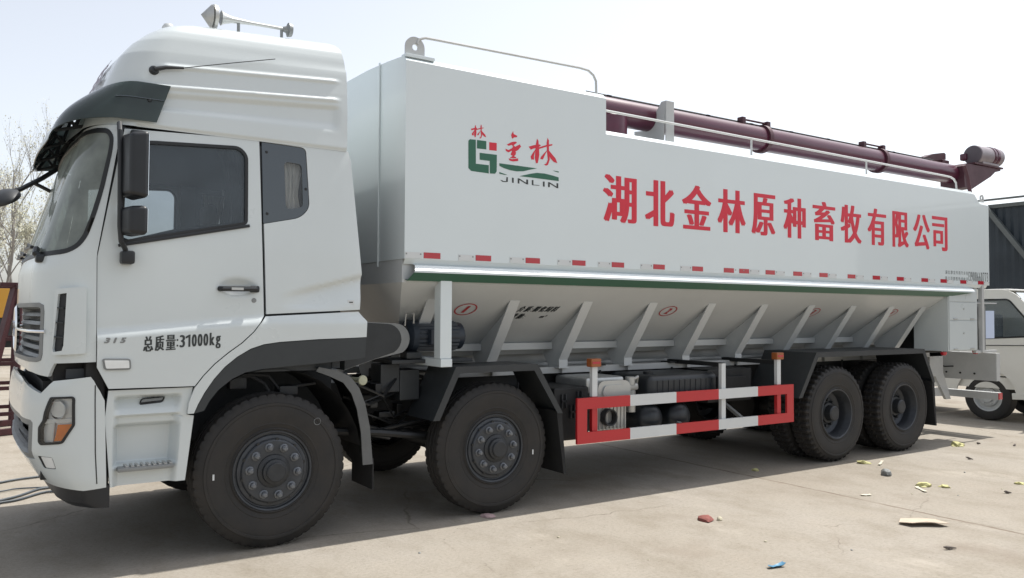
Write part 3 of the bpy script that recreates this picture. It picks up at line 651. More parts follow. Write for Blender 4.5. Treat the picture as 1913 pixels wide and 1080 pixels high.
def rf(u, v, d):                                           # u across, v up the sloping front
    z = 3.10 + v; w = itp(z, RH) - .3
    return (rx(z) - .05 * (1 - (u / w) ** 2) - .003 - d, u, z + .002)
put_glyph(T, '祥', -.70, -.36, .05, .34, rf, .012, .006)
T.build('roof_lettering', M['purplevinyl'], roof, 0)
# ---- sun visor
m_ = MB(); rows = []
def visor(t, v):
    tt = t if t <= 2 else 4 - t
    w = sm((tt - .0) / .85); wz = sm((tt - .42) / .75); c = Vector(wrap(t, 3.05, CAB))
    p0 = Vector(wrap(t, 3.16 - .1 * w, CAB)); e = Vector(wrap(t + .01, 3.05, CAB)) - Vector(wrap(t - .01, 3.05, CAB)); nrm = Vector((e.y, -e.x, 0)).normalized()
    if nrm.dot(c) < 0: nrm = -nrm
    z = (3.165 - .035 * w) + (2.905 - 3.165) * v - wz * .06 * v - .01 * wz * v * v
    off = .022 + (.018 + w * .225) * v + w * .045 * math.sin(v * math.pi)
    q = Vector(wrap(t, min(3.2, max(z, 2.9)), CAB)); q = q.lerp(Vector((p0.x, p0.y, q.z)), w)
    return Vector((q.x, q.y, z)) + nrm * off
TS = [-.36 + 4.72 * j / 90 for j in range(91)]
NV = 14; rows = [[visor(t, i / NV) for t in TS] for i in range(NV + 1)]
inner = [[p - Vector((-(.006), 0, 0)) if False else p + (Vector((.3, 0, p.z - .35)) - p).normalized() * .007 for p in r] for r in rows]
m_.sheet(rows); m_.sheet([r[::-1] for r in inner])
k = len(TS)
m_.sheet([rows[-1], inner[-1]]); m_.sheet([inner[0], rows[0]]); m_.sheet([[r[0] for r in rows], [r[0] for r in inner]]); m_.sheet([[r[-1] for r in inner], [r[-1] for r in rows]])
vis = m_.build('sun_visor', M['visorglass'], truck, 60)
for t0 in (.85, 1.6, 2.4, 3.15):                         # lattice brackets that carry the visor
    m_ = MB(); a0, a1 = Vector(wrap(t0, 2.90, CAB)), Vector(wrap(t0, 3.02, CAB)); b1, b2 = visor(t0, .95) + Vector((.02, 0, 0)), visor(t0, .3) + Vector((.02, 0, 0))
    b3 = visor(t0 + .1, .6) + Vector((.02, 0, 0))
    for p, q in ((a0, b1), (a1, b2), (b2, b1), (a0.lerp(b1, .35), a1.lerp(b2, .6)), (a0.lerp(b1, .35), b2.lerp(b1, .45))): m_.tube([p, q], .011, 6)
    m_.build('visor_bracket', M['plastic'], vis)
m_ = MB()
for s in (-1, 1): m_.lathe([(0, .008), (.009, .008), (.014, 0)], (-.86, s * 1.229, 3.045), (0, s, 0), 12)
m_.build('visor_bolt', M['gasket'], vis)
m_ = MB(); m_.tube([Vector(visor(-.36 + i * .055, .42)) + Vector((0, -.004, 0)) for i in range(12)], .004, 6); m_.build('visor_crease', M['visor'], vis)
# ---- inside the cab
m_ = MB(); m_.box(.44, .50, -1.16, 1.16, 1.25, 2.9); m_.box(-1.1, .44, -1.16, 1.16, 2.84, 2.862); m_.box(-1.3, .44, -1.15, 1.15, 1.24, 1.3)
for s in (-1, 1): m_.box(-1.0, .44, *sorted((s * 1.16, s * 1.185)), 1.3, 2.08); m_.box(-.19, -.06, *sorted((s * 1.12, s * 1.185)), 2.08, 2.84)
m_.box(-.05, .44, -1.1, 1.1, 1.3, 1.95, .05)
for s in (-1, 1): m_.bar((-1.135, s * 1.185, 1.95), (-.99, s * 1.16, 2.86), .05, .05)  # dark strips added behind the pillar gaps to block the sky
m_.box(-.55, .68, -.52, -.5, .7, 1.3); m_.box(-.55, .68, .5, .52, .7, 1.3); m_.build('cab_interior', M['liner'], truck)  # thin plates inboard of the front wheels are added to block light
m_ = MB(); m_.box(-1.36, -.95, -1.08, 1.08, 1.55, 2.0, .08); m_.box(-1.1, -.9, -.75, -.3, 1.9, 2.06, .05); m_.build('dashboard', M['liner'], truck)
m_ = MB(); c = Vector((-.80, -.55, 2.10)); ax = Vector((.45, 0, .9)).normalized()
ring = []
e1 = Vector((0, 1, 0)); e2 = ax.cross(e1)
ring = [c + (e1 * math.cos(i * math.pi / 14) + e2 * math.sin(i * math.pi / 14)) * .22 for i in range(29)]
m_.tube(ring, .016, 8, False)
for a in (0, 2.1, 4.2): m_.tube([c - ax * .03, c + (e1 * math.cos(a) + e2 * math.sin(a)) * .22], .014, 6)
m_.tube([c, c - ax * .4], .04, 10); m_.build('steering_wheel', M['plastic'], truck)
for y in (-.6, .6):
    m_ = MB(); m_.box(-.55, -.05, y - .25, y + .25, 1.55, 1.75, .06); m_.box(-.12, .02, y - .24, y + .24, 1.7, 2.42, .06); m_.box(-.11, 0, y - .14, y + .14, 2.4, 2.62, .05)
    m_.build('seat', M['seat'], truck)
for s in (-1,):
    g = []
    for i in range(12):
        z = 2.80 - i * .055
        g.append([(-.23 - .17 * j / 22 * (1 - .35 * math.sin(i / 11 * 3)), s * (1.10 + .022 * math.sin(j * 1.7 + i * .1)), z) for j in range(23)])
    MB().sheet(g).build('window_curtain', M['curtain2'], truck)
m_ = MB(); m_.tube([(-.95, -1.12, 2.12), (-.62, -1.14, 2.22), (-.3, -1.14, 2.27), (-.22, -1.14, 2.27)], .016, 8); m_.build('grab_rail', M['plastic'], truck)
# ---- mirrors, wipers, aerial, horn, beacon
def side_mirror(s):
    Y = lambda y: -s * y
    f = MB(); f.tube([(-1.03, Y(1.20), 2.84), (-1.045, Y(1.30), 2.855), (-1.05, Y(1.36), 2.80), (-1.045, Y(1.37), 2.6), (-1.04, Y(1.37), 2.2), (-1.03, Y(1.36), 2.10), (-1.0, Y(1.31), 2.06), (-.985, Y(1.27), 2.02)], .0165, 10)
    f.box(-1.02, -.94, *sorted((Y(1.215), Y(1.32))), 1.965, 2.05, .015); f.box(-.97, -.885, *sorted((Y(1.20), Y(1.245))), 2.80, 2.84, .012)
    fr = f.build('mirror_arm', M['plastic'], truck)
    for z0, z1 in ((2.365, 2.795), (2.135, 2.325)):
        h = MB(); mt = Matrix.Translation((-.975, Y(1.405), 0)) @ Matrix.Rotation(s * R(14), 4, 'Z')
        bm = bmesh.new(); bmesh.ops.create_cube(bm, size=1)
        for v in bm.verts:
            fx = v.co.x; v.co = Vector((fx * .105, v.co.y * (.235 if fx > 0 else .17), (z0 + z1) / 2 + v.co.z * (z1 - z0) * (1 if fx > 0 else .9)))
        bmesh.ops.bevel(bm, geom=bm.edges[:], offset=.028, segments=3, profile=.5, affect='EDGES'); h.take(bm, mt)
        ho = h.build('mirror_housing', M['plastic'], fr, 50)
        g = MB(); g.box(.0515, .0545, -.10, .10, z0 + .022, z1 - .022, .001, mtx=mt); g.build('mirror_glass', M['mirrorglass'], fr)
side_mirror(1); side_mirror(-1)
m_ = MB(); m_.tube([(-1.19, 1.0, 2.905), (-1.33, 1.0, 2.79), (-1.49, 1.0, 2.68), (-1.56, .98, 2.655)], .02, 8); m_.tube([(-1.41, 1.0, 2.755), (-1.255, 1.0, 2.68)], .016, 8)
fm = m_.build('front_mirror_arm', M['plastic'], truck)
h = MB(); h.lathe([(0, -.05), (.06, -.045), (.115, -.02), (.125, .01), (.12, .02), (.0, .022)], (0, 0, 0), (0, 0, -1), 28)
o = h.build('front_mirror', M['hub'], fm, 60); o.scale = (1.0, 1.35, 1.1); o.rotation_euler = (R(20), R(-28), 0); o.location = (-1.60, .97, 2.60)
for y0, y1, dx in ((-1.0, -.35, 0), (-.1, .55, -.01), (.35, .95, 0)):
    w = MB(); w.tube([(-1.43, y0, 1.99), (-1.475, y0, 2.03), (-1.465, y0 + .06, 2.06)], .02, 8); w.tube([(-1.465, y0 + .06, 2.06), (-1.50, (y0 + y1) / 2, 2.105), (-1.485, y1, 2.10)], .009, 6)
    w.tube([(-1.487, y0 + .12, 2.075), (-1.5, y1 - .2, 2.085), (-1.49, y1 + .12, 2.10)], .012, 6); w.box(-1.475, -1.42, y0 - .05, y0 + .05, 1.97, 2.02, .012)
    w.build('wiper', M['plastic'], truck)
m_ = MB(); m_.lathe([(0, .03), (.02, .028), (.03, .01), (.032, 0)], (-.83, -1.185, 3.26), (0, -1, 0), 16)
m_.tube([(-.83, -1.21, 3.262), (-.76, -1.215, 3.285), (-.65, -1.215, 3.30)], [.016, .013, .008], 8); m_.tube([(-.65, -1.215, 3.30), (-.33, -1.215, 3.39), (-.03, -1.20, 3.475)], .0032, 5)
m_.build('aerial', M['plastic'], truck)
hb = Vector((-.335, -.7, 3.868)); he = Vector((.19, -.7, 3.88))
m_ = MB(); m_.lathe([(.012, .0), (.014, .25), (.024, .40), (.042, .46), (.056, .48), (.048, .484), (.0, .47)], he, hb - he, 24)
hn = m_.build('air_horn', M['silver'], truck)
m_ = MB(); m_.lathe([(.05, 0), (.086, .02), (.0, .095)], hb + Vector((-.005, 0, 0)), hb - he, 24); m_.lathe([(.062, -.02), (.088, -.012), (.09, .012), (.06, .02)], hb, hb - he, 24); m_.build('horn_bell', M['alu'], hn)
m_ = MB(); m_.lathe([(.0, -.03), (.05, -.028), (.055, .0), (.03, .01), (.018, .04), (.0, .045)], he + Vector((.03, 0, 0)), hb - he, 20); m_.tube([(-.16, -.7, 3.745), (-.16, -.7, 3.88)], .012, 8); m_.tube([(.17, -.7, 3.76), (.17, -.7, 3.88)], .012, 8); m_.build('horn_driver', M['steelgrey'], hn)
m_ = MB(); m_.lathe([(.0, .10), (.03, .095), (.045, .07), (.05, 0)], (-.63, -.55, 3.70), (0, 0, 1), 20); b_ = m_.build('roof_lamp', M['stripewhite'], truck)
m_ = MB(); m_.box(-.585, -.52, -.59, -.51, 3.66, 3.762, .012); m_.box(-.70, -.56, -.60, -.50, 3.64, 3.702, .01); m_.build('lamp_base', M['steelgrey'], b_)
# ---- wheel arch liner and its flap
for s in (-1, 1):
    arc = [(.32, 1.265), (.46, 1.235), (.565, 1.185), (.635, 1.10), (.685, .98), (.725, .80), (.752, .52)]
    m_ = MB(); m_.sheet([[(x, s * 1.2, z) for x, z in arc], [(x - .0, s * .78, z) for x, z in arc]]); m_.sheet([[(x - .012, s * .78, z - .008) for x, z in arc], [(x - .012, s * 1.2, z - .008) for x, z in arc]])
    ln = m_.build('arch_liner', M['rubber'], truck)
    inner = [(x - .045 - .03 * i / 6, z - .035 - .01 * (6 - i) / 6) for i, (x, z) in enumerate(arc)]; inner[-1] = (.672, .52); inner[0] = (.30, 1.235)
    m_ = MB()
    for i in range(len(arc) - 1): m_.prism([arc[i], arc[i + 1], inner[i + 1], inner[i]], lambda u, v, d: (u, s * d, v), 1.2, 1.212)
    m_.build('liner_lip', M['poly'], ln, 20)
    m_ = MB(); m_.box(.752, .764, *sorted((s * .8, s * 1.205)), .325, .56, .003); m_.build('mud_flap', M['rubber'], ln)
    m_ = MB(); m_.sheet([[(.68 * math.cos(a), s * y, .56 + .70 * math.sin(a)) for a in [R(8 + 12.5 * i) for i in range(14)]] for y in (.5, 1.16)]); m_.build('arch_roof', M['chassis'], truck)

# ---- tank body
B = 1.25
plate = [(.98, 2.085), (9.83, 2.085), (9.83, 3.225), (9.60, 3.235), (9.47, 3.357), (3.0, 3.357), (3.0, 3.685), (.98, 3.685)]
def crown(y, z0, k): return z0 + k * (1 - min(1, abs(y) / 1.2) ** 2)
bm = bmesh.new()
def loop_section(x, zt, k):                                # cross section with softly bevelled top edges
    pts = [(-B, 2.085), (-B, zt - .042), (-B + .042, zt)]
    pts += [(y, crown(y, zt, k)) for y in (-.9, -.5, 0, .5, .9)]
    pts += [(-y, z) for y, z in pts[:3][::-1]]
    return [(x, y, z) for y, z in pts]
def hull(secs):
    m_ = MB(); n = len(secs[0]); m_.add([p for s in secs for p in s], [(i * n + j, (i + 1) * n + j, (i + 1) * n + (j + 1) % n, i * n + (j + 1) % n) for i in range(len(secs) - 1) for j in range(n)] + [tuple(range(n))[::-1], tuple((len(secs) - 1) * n + j for j in range(n))])
    bm = bmesh.new(); vs = [bm.verts.new(v) for v in m_.v]; [bm.faces.new([vs[i] for i in f]) for f in m_.f]; return bm
m_ = MB()
m_.take(hull([loop_section(.98, 3.68, .07), loop_section(3.0, 3.68, .07), loop_section(3.001, 3.352, .03), loop_section(9.46, 3.352, .03), loop_section(9.60, 3.232, .03), loop_section(9.83, 3.225, .03)]))
tank = m_.build('tank', M['tank'], truck, 40)
m_ = MB(); m_.box(.966, .9795, -.775, -.757, 2.04, 3.735, .003); m_.box(.966, .9795, .757, .775, 2.04, 3.735, .003); m_.build('front_seam', M['tank'], tank)
m_ = MB()                                                  # lids and dome ridge along the low roof
m_.box(3.1, 9.3, -.42, .62, 3.36, 3.47, .03)
for x in (3.6, 5.2, 6.8, 8.4): m_.lathe([(0, .10), (.26, .10), (.3, .07), (.3, 0)], (x, .3, 3.46), (0, 0, 1), 28)
m_.build('roof_hatch', M['grey_white'], tank)
# moulding under the plate, green painted flange below it
m_ = MB()
for s in (-1, 1):
    m_.sheet([[(x, s * y, z) for x in (.985, 3, 5, 7, 9.78)] for y, z in ((1.249, 2.088), (1.222, 2.045))])
    m_.sheet([[(x0 + (x1 - x0) * k, s * y, z) for k in (0, .25, .5, .75, 1)] for y, z, x0, x1 in ((1.222, 2.045, 1.065, 9.36), (1.262, 2.035, 1.065, 9.36), (1.305, 1.995, 1.045, 9.34), (1.305, 1.978, 1.04, 9.32))])
m_.build('side_moulding', M['tank'], tank, 20)
m_ = MB()
for s in (-1, 1): m_.sheet([[(x, s * y, z) for x in (x0, x1)] for y, z, x0, x1 in ((1.304, 1.978, 1.04, 9.32), (1.245, 1.915, 1.005, 8.76), (1.19, 1.93, 1.005, 8.76))])
m_.build('green_flange', M['green'], tank, 20)
# company name on the side
SD = lambda x, z, d: (x, -B - d - .0006, z)
SDm = lambda x, z, d: (x, B + d + .0006, z)
T = MB()
cells = [(2.965, 3.375), (3.48, 3.865), (3.965, 4.375), (4.465, 4.885), (4.975, 5.355), (5.49, 5.87), (5.99, 6.40), (6.50, 6.90), (7.02, 7.40), (7.53, 7.88), (7.98, 8.36), (8.41, 8.775)]
for ch, (a, b) in zip('湖北金林原种畜牧有限公司', cells): put_glyph(T, ch, a, b, 2.505, 2.945, SD, .017, .0025)
T.build('company_lettering', M['redvinyl'], tank, 0)
LOGO = {'green':[[(1.544,3.07),(1.558,3.085),(1.615,3.087),(1.617,2.89),(1.742,2.891),(1.742,2.822),(1.572,2.826),(1.546,2.847)],[(1.626,3.087),(1.716,3.088),(1.716,3.019),(1.626,3.017)],[(1.652,2.984),(1.82,2.986),(1.819,2.847),(1.803,2.826),(1.752,2.823),(1.75,2.927),(1.653,2.927)],[(1.844,2.918),(2.23,2.915),(2.16,2.897),(2.09,2.876),(2.021,2.868),(1.953,2.871),(1.886,2.883),(1.846,2.896)],[(2.047,2.829),(2.16,2.861),(2.23,2.876),(2.31,2.878),(2.4,2.869),(2.462,2.859),(2.463,2.827),(2.337,2.828),(2.16,2.83)],[(1.844,2.844),(1.928,2.828),(1.895,2.826),(1.846,2.83)],[(2.396,2.914),(2.462,2.912),(2.462,2.901),(2.418,2.908)]],'red':[[(1.744,3.083),(1.818,3.085),(1.818,3.019),(1.745,3.017)],[(1.981,3.206),(1.987,3.182),(2.026,3.17),(2.019,3.159),(1.99,3.153),(1.977,3.14),(1.967,3.147),(1.961,3.171)],[(1.918,3.084),(1.969,3.112),(2.011,3.12),(2.02,3.111),(1.986,3.085),(2.003,3.076),(2.05,3.101),(2.063,3.083),(2.033,3.051),(1.995,3.029),(1.965,3.036),(1.935,3.019),(1.908,3.03),(1.906,3.047),(1.935,3.04),(1.969,3.058),(1.982,3.074),(1.969,3.087),(1.935,3.075)],[(1.973,3.041),(2.012,3.031),(2.008,3.009),(1.991,2.993),(2.012,2.988),(2.016,2.981),(1.978,2.974),(1.948,2.974),(1.978,2.995),(1.957,3.003)],[(1.936,2.969),(1.97,2.966),(2.033,2.98),(2.034,2.958),(1.987,2.948),(1.948,2.951)],[(2.228,3.172),(2.243,3.156),(2.246,3.123),(2.254,3.037),(2.238,2.962),(2.219,2.957),(2.206,3.002),(2.215,3.112)],[(2.141,3.093),(2.193,3.111),(2.255,3.126),(2.271,3.119),(2.246,3.1),(2.194,3.082),(2.163,3.069)],[(2.216,3.082),(2.198,3.023),(2.198,2.987),(2.17,2.985),(2.162,3.008),(2.187,3.047)],[(2.242,3.097),(2.327,3.129),(2.394,3.146),(2.39,3.132),(2.327,3.113),(2.248,3.084)],[(2.34,3.193),(2.355,3.173),(2.356,3.078),(2.365,3.005),(2.347,2.959),(2.328,2.948),(2.303,2.956),(2.329,2.968),(2.344,3.003),(2.334,3.075),(2.331,3.148)],[(2.34,3.087),(2.318,3.051),(2.292,2.999),(2.263,3.0),(2.272,3.021),(2.309,3.059)],[(2.352,3.088),(2.381,3.062),(2.427,3.023),(2.447,2.983),(2.409,2.989),(2.372,3.017),(2.351,3.051)],[(1.608,3.21),(1.615,3.202),(1.617,3.186),(1.621,3.145),(1.613,3.109),(1.604,3.106),(1.597,3.128),(1.602,3.181)],[(1.565,3.171),(1.591,3.18),(1.621,3.188),(1.629,3.184),(1.617,3.175),(1.591,3.166),(1.576,3.159)],[(1.602,3.166),(1.594,3.138),(1.593,3.12),(1.579,3.119),(1.575,3.13),(1.588,3.149)],[(1.615,3.174),(1.656,3.19),(1.689,3.198),(1.687,3.191),(1.656,3.182),(1.618,3.167)],[(1.662,3.22),(1.67,3.211),(1.67,3.165),(1.675,3.13),(1.666,3.108),(1.657,3.103),(1.645,3.106),(1.658,3.112),(1.664,3.129),(1.66,3.164),(1.658,3.199)],[(1.663,3.169),(1.652,3.152),(1.639,3.127),(1.625,3.127),(1.63,3.137),(1.648,3.156)],[(1.669,3.17),(1.683,3.158),(1.705,3.14),(1.715,3.121),(1.696,3.123),(1.678,3.136),(1.668,3.152)]],'black':[[(1.916,2.809),(1.931,2.809),(1.931,2.77),(1.903,2.765),(1.874,2.766),(1.857,2.779),(1.871,2.779),(1.887,2.773),(1.913,2.774)],[(1.972,2.81),(1.99,2.809),(1.99,2.767),(1.973,2.767)],[(2.03,2.81),(2.047,2.81),(2.118,2.779),(2.118,2.808),(2.137,2.808),(2.138,2.766),(2.121,2.767),(2.048,2.797),(2.048,2.766),(2.031,2.766)],[(2.176,2.809),(2.193,2.809),(2.193,2.771),(2.257,2.771),(2.257,2.767),(2.176,2.765)],[(2.293,2.807),(2.311,2.808),(2.312,2.764),(2.293,2.764)],[(2.348,2.807),(2.366,2.807),(2.439,2.776),(2.439,2.807),(2.458,2.806),(2.458,2.763),(2.442,2.763),(2.366,2.795),(2.367,2.765),(2.348,2.764)]]}
for key, nm, mt in (('green', 'logo_green', 'greenvinyl'), ('red', 'logo_red', 'redvinyl'), ('black', 'logo_lettering', 'darkvinyl')):
    T = MB()
    for i, q in enumerate(LOGO[key]): fan(T, q, SD, .0006 + .00015 * (i % 6))
    T.build(nm, M[mt], tank, 0)
T = MB(); put_line(T, '湖北康龙专用汽车有', 8.715, 9.27, 2.21, 2.26, SD, 0, gap=.35); put_line(T, '限公司销售热线电话', 8.715, 9.27, 2.13, 2.18, SD, 0, gap=.35)
put_line(T, '13908660773', 9.285, 9.795, 2.13, 2.26, SD, .002, gap=.2); T.build('phone_lettering', mat('grey_vinyl', (.07, .08, .08), .5), tank, 0)
for i, x in enumerate((1.22, 1.695, 2.19, 2.69, 3.145, 3.66, 4.18, 4.63, 4.86, 5.27, 5.725, 6.18, 6.70, 7.19, 7.69, 8.23, 8.67, 9.15, 9.60)):
    for s in (-1, 1):
        m_ = MB(); ya, yb = s * 1.2504, s * 1.2535; ya, yb = min(ya, yb), max(ya, yb); sgn = -1 if i < 7 else 1
        m_.box(x - .074, x + .074, ya, yb, 2.094, 2.14)
        m_.mi = 1; x0, x1 = sorted((x + sgn * .09, x + sgn * .235)); x1 = min(x1, 9.82); x0 = max(x0, .985)
        if i != 7: m_.box(x0, x1, ya, yb, 2.09, 2.138)
        m_.mi = 2
        for xx in (x0 + .01, x1 - .012): m_.box(xx - .006, xx + .006, *sorted((s * 1.2536, s * 1.2542)), 2.118, 2.13)
        m_.build('reflector', [M['redlens'], M['stripewhite'], M['steelgrey']], tank, 0)
for x0, z0, s in ((1.0, 3.70, -1), (1.0, 3.70, 1), (9.74, 3.24, -1), (9.74, 3.24, 1)):   # lifting lugs
    m_ = MB(); big = x0 < 5; w, h = (.085, .155) if big else (.045, .10)
    prof = [(x0, z0 - .03), (x0 + 2 * w, z0 - .03), (x0 + 2 * w, z0 + h - w)] + [(x0 + w + w * math.cos(a), z0 + h - w + w * math.sin(a)) for a in [math.pi * i / 12 for i in range(1, 12)]] + [(x0, z0 + h - w)]
    hole = [(x0 + w + .025 * math.cos(a), z0 + h - w + .025 * math.sin(a)) for a in [2 * math.pi * i / 14 for i in range(14)]]
    y = s * 1.19
    panel('lifting_lug', M['grey_white'], prof, lambda u, v, y=y: (u, y, v), tank, holes=[hole], grid=.05, thick=.014, centre=(x0, 0, z0))
    if big:
        m_ = MB(); m_.box(.985, 1.24, *sorted((s * 1.15, s * 1.235)), 3.672, 3.70, .004); m_.build('lug_plate', M['tank'], tank)
for s in (-1, 1):
    m_ = MB(); y = s * 1.19
    def bend(p, q, r, n=6):
        return p
    m_.tube([(1.10, y, 3.80), (1.12, y, 3.84), (1.17, y, 3.862), (1.24, y, 3.865), (2.74, y, 3.892), (2.84, y, 3.885), (2.90, y, 3.85), (2.93, y, 3.80), (2.935, y, 3.66)], .012, 8); m_.build('hand_rail', M['grey_white'], tank)
    m_ = MB(); y = s * 1.19
    m_.tube([(3.0, y, 3.545), (8.82, y, 3.51), (8.98, y, 3.505), (9.06, y, 3.485), (9.11, y, 3.44), (9.125, y, 3.34)], .0125, 8)
    for x in (5.05, 7.1): m_.tube([(x, y, 3.35), (x, y, 3.53)], .011, 8)
    m_.build('hand_rail', M['stripewhite'], tank)
# ---- hopper under the tank
m_ = MB(); YT, ZT, YB, ZB = 1.20, 1.955, .42, 1.385
rings = [[(.985, -YT, 2.084), (8.9, -YT, 2.084), (8.9, YT, 2.084), (.985, YT, 2.084)], [(.985, -YT, 1.903), (8.9, -YT, 1.903), (8.9, YT, 1.903), (.985, YT, 1.903)], [(1.32, -YB, ZB), (8.8, -YB, ZB), (8.8, YB, ZB), (1.32, YB, ZB)], [(1.32, -YB + .12, ZB - .12), (8.8, -YB + .12, ZB - .12), (8.8, YB - .12, ZB - .12), (1.32, YB - .12, ZB - .12)]]
m_.add([p for r in rings for p in r], [(i * 4 + j, i * 4 + (j + 1) % 4, (i + 1) * 4 + (j + 1) % 4, (i + 1) * 4 + j) for i in range(3) for j in range(4)])
hop = m_.build('hopper', M['hopper'], truck, 20)
def sl(y):                                                 # height of the slope at |y|
    return 1.903 + (ZB - 1.903) * (YT - y) / (YT - YB)
RIBS = [1.36, 2.17, 2.99, 3.82, 4.65, 5.48, 6.30, 7.10, 7.90, 8.62]
for i, x in enumerate(RIBS):
    for s in (-1, 1):
        m_ = MB(); short = i == 0
        yt, zt_ = 1.0, sl(1.0); yb = .62; zb = 1.22; bot = 1.15
        web = [(yt, zt_ - .004), (yb, zb), (yb, bot), (.40, bot), (.30, 1.27), (.415, ZB - .002)]
        if short: web = [(yt, zt_ - .004), (.80, 1.50), (.55, sl(.55) - .003)]
        if s < 0 or True:
            m_.prism(web, lambda u, v, d, s=s: (x + d, s * u, v), -.006, .006)
        p0, p1 = Vector((x, s * (yt + .01), zt_ + .01)), Vector((x, s * yb, zb)) if not short else Vector((x, s * .80, 1.50))
        m_.bar(p0, p1, .105, .012)
        if not short: m_.box(x - .0525, x + .0525, *sorted((s * (yb + .002), s * (yb + .012))), bot, zb - .002, .002); m_.box(x - .06, x + .06, *sorted((s * .45, s * .64)), bot - .012, bot)
        m_.build('hopper_rib', M['hopper'], hop, 20)
for s in (-1, 1):
    for a, b in zip(RIBS, RIBS[1:-1]):
        m_ = MB(); m_.box(a + .012, b - .012, *sorted((s * .41, s * .47)), ZB - .068, ZB - .002, .003); m_.build('slope_lip', M['hopper'], hop)
m_ = MB(); m_.cyl((1.2, 0, 1.22), (8.9, 0, 1.22), .16, 28)
for y in (-.3, .3): m_.tube([(1.3, y, 1.16), (8.6, y, 1.16)], .02, 8)
m_.build('discharge_auger', M['grey_white'], hop)
for i, (x0, x1) in enumerate(((1.63, 1.845), (4.0, 4.25), (6.33, 6.60), (7.93, 8.20))):
    T = MB(); yc = .895; sx = lambda u, t, d: (u, -(yc + t * .80) - d * .6, sl(yc + t * .80) - d * .8 - .0 + .0)
    cx = (x0 + x1) / 2; n = 36; ring = []
    fs = []
    for k in range(n):
        a = 2 * math.pi * k / n
        for q in (1, .88): ring.append((cx + .108 * q * math.cos(a), .075 * q * math.sin(a)))
    V_ = [(u, -(yc + t) - .004 * .6, sl(yc + t) - .004) for u, t in ring]
    T.add(V_, [(2 * k, 2 * ((k + 1) % n), 2 * ((k + 1) % n) + 1, 2 * k + 1) for k in range(n)])
    put_glyph(T, str(i + 1), cx - .028, cx + .028, -.042, .042, lambda u, t, d: (u, -(yc + t) - .0025 - d, sl(yc + t) - .003 - d), .008, 0, .3)
    T.build('compartment_number', M['redstencil'], hop, 0)
T = MB(); fS = lambda u, t, d: (u + (t - .9) * .15, -t - .002 - d, sl(t) - .003 - d)
put_line(T, '介质:膨化饲料', 2.28, 2.71, .87, .945, fS, .003, .2); put_line(T, '罐舱:', 2.27, 2.43, .775, .845, fS, .003, .2); put_line(T, 'm³', 2.60, 2.67, .785, .825, fS, .002, .2)
T.build('hopper_lettering', M['darkvinyl'], hop, 0)
for s in (-1, 1):                                          # post and arm below the front of the tank
    m_ = MB(); m_.box(1.30, 1.405, *sorted((s * 1.145, s * 1.25)), 1.30, 1.935, .006); m_.box(1.30, 1.405, *sorted((s * .5, s * 1.262)), 1.235, 1.30, .006)
    m_.build('support_post', M['tank'], truck)
# ---- auger boom on top
PY, PZ, PR = -.80, 3.672, .134
m_ = MB(); m_.cyl((3.05, PY, PZ), (9.72, PY, PZ), PR, 36); boom = m_.build('auger_boom', M['maroon'], truck, 40)
m_ = MB(); m_.cyl((3.42, PY + .02, 3.36), (3.42, PY + .02, 3.62), .19, 28); m_.cyl((3.42, PY + .02, 3.37), (3.42, PY + .02, 3.40), .24, 28); m_.build('boom_pivot', M['maroon'], boom)
for x in (5.68, 7.95):
    m_ = MB(); m_.lathe([(PR, -.03), (PR + .026, -.03), (PR + .026, .03), (PR, .03)], (x, PY, PZ), (1, 0, 0), 32); m_.build('pipe_collar', M['maroondark'], boom)
    m_ = MB()
    for dx in (-.33, .09): m_.box(x + dx - .03, x + dx + .03, PY - .04, PY + .04, PZ + PR - .005, PZ + PR + .075, .008)
    m_.tube([(x - .33, PY, PZ + PR + .055), (x + .09, PY, PZ + PR + .055)], .012, 8); m_.build('collar_clamp', M['maroondark'], boom)
m_ = MB(); m_.tube([(3.15, PY + .03, PZ + PR + .02), (9.3, PY + .03, PZ + PR + .02)], .018, 8)
for i in range(9): m_.box(3.4 + i * .7, 3.45 + i * .7, PY, PY + .06, PZ + PR - .01, PZ + PR + .03)
m_.build('hydraulic_line', M['rubber'], boom)
m_ = MB(); m_.prism([(8.88, 3.775), (9.33, 3.925), (9.62, 3.975), (9.66, 3.96), (9.66, 3.88), (9.55, 3.86), (9.2, 3.815)], lambda u, v, d: (u, d, v), -.76, -.64); m_.box(9.55, 9.72, -.78, -.62, 3.79, 3.87, .012); m_.build('boom_arm', M['maroondark'], boom, 30)
# boom head: drop spout with its motor
m_ = MB(); hp = [(9.68, 3.76), (9.74, 3.80), (10.68, 3.82), (10.70, 3.79), (10.54, 3.755), (10.42, 3.68), (9.90, 3.455), (9.70, 3.46)]
m_.prism(hp, lambda u, v, d: (u, d, v), -1.0, -.66); m_.box(9.95, 10.74, -1.02, -.70, 3.815, 3.84, .004); hd = m_.build('boom_head', M['maroondark'], boom, 20)
mp, mq = Vector((10.06, -.93, 3.965)), Vector((10.70, -.93, 3.985)); ma = (mq - mp).normalized()
m_ = MB(); m_.cyl(mp, mq, .138, 32); m_.box(10.15, 10.6, -1.03, -.83, 3.835, 3.87, .008); m_.build('boom_motor', mat('plum_grey_paint', (.27, .235, .255), .4, var=.2, vscale=8), boom)
m_ = MB()
for t in (.60, .74): m_.lathe([(.137, -.03), (.147, -.028), (.147, .028), (.137, .03)], mp.lerp(mq, t), ma, 28)
m_.box(10.02, 10.12, -.86, -.76, 3.90, 4.0, .02); m_.build('motor_band', M['maroon'], boom)
m_ = MB(); m_.lathe([(0, .012), (.12, .012), (.13, .006), (.13, 0)], mp, -ma, 28); m_.build('motor_cap', mat('dull_purple_grey', (.10, .085, .10), .5, var=.2), boom)
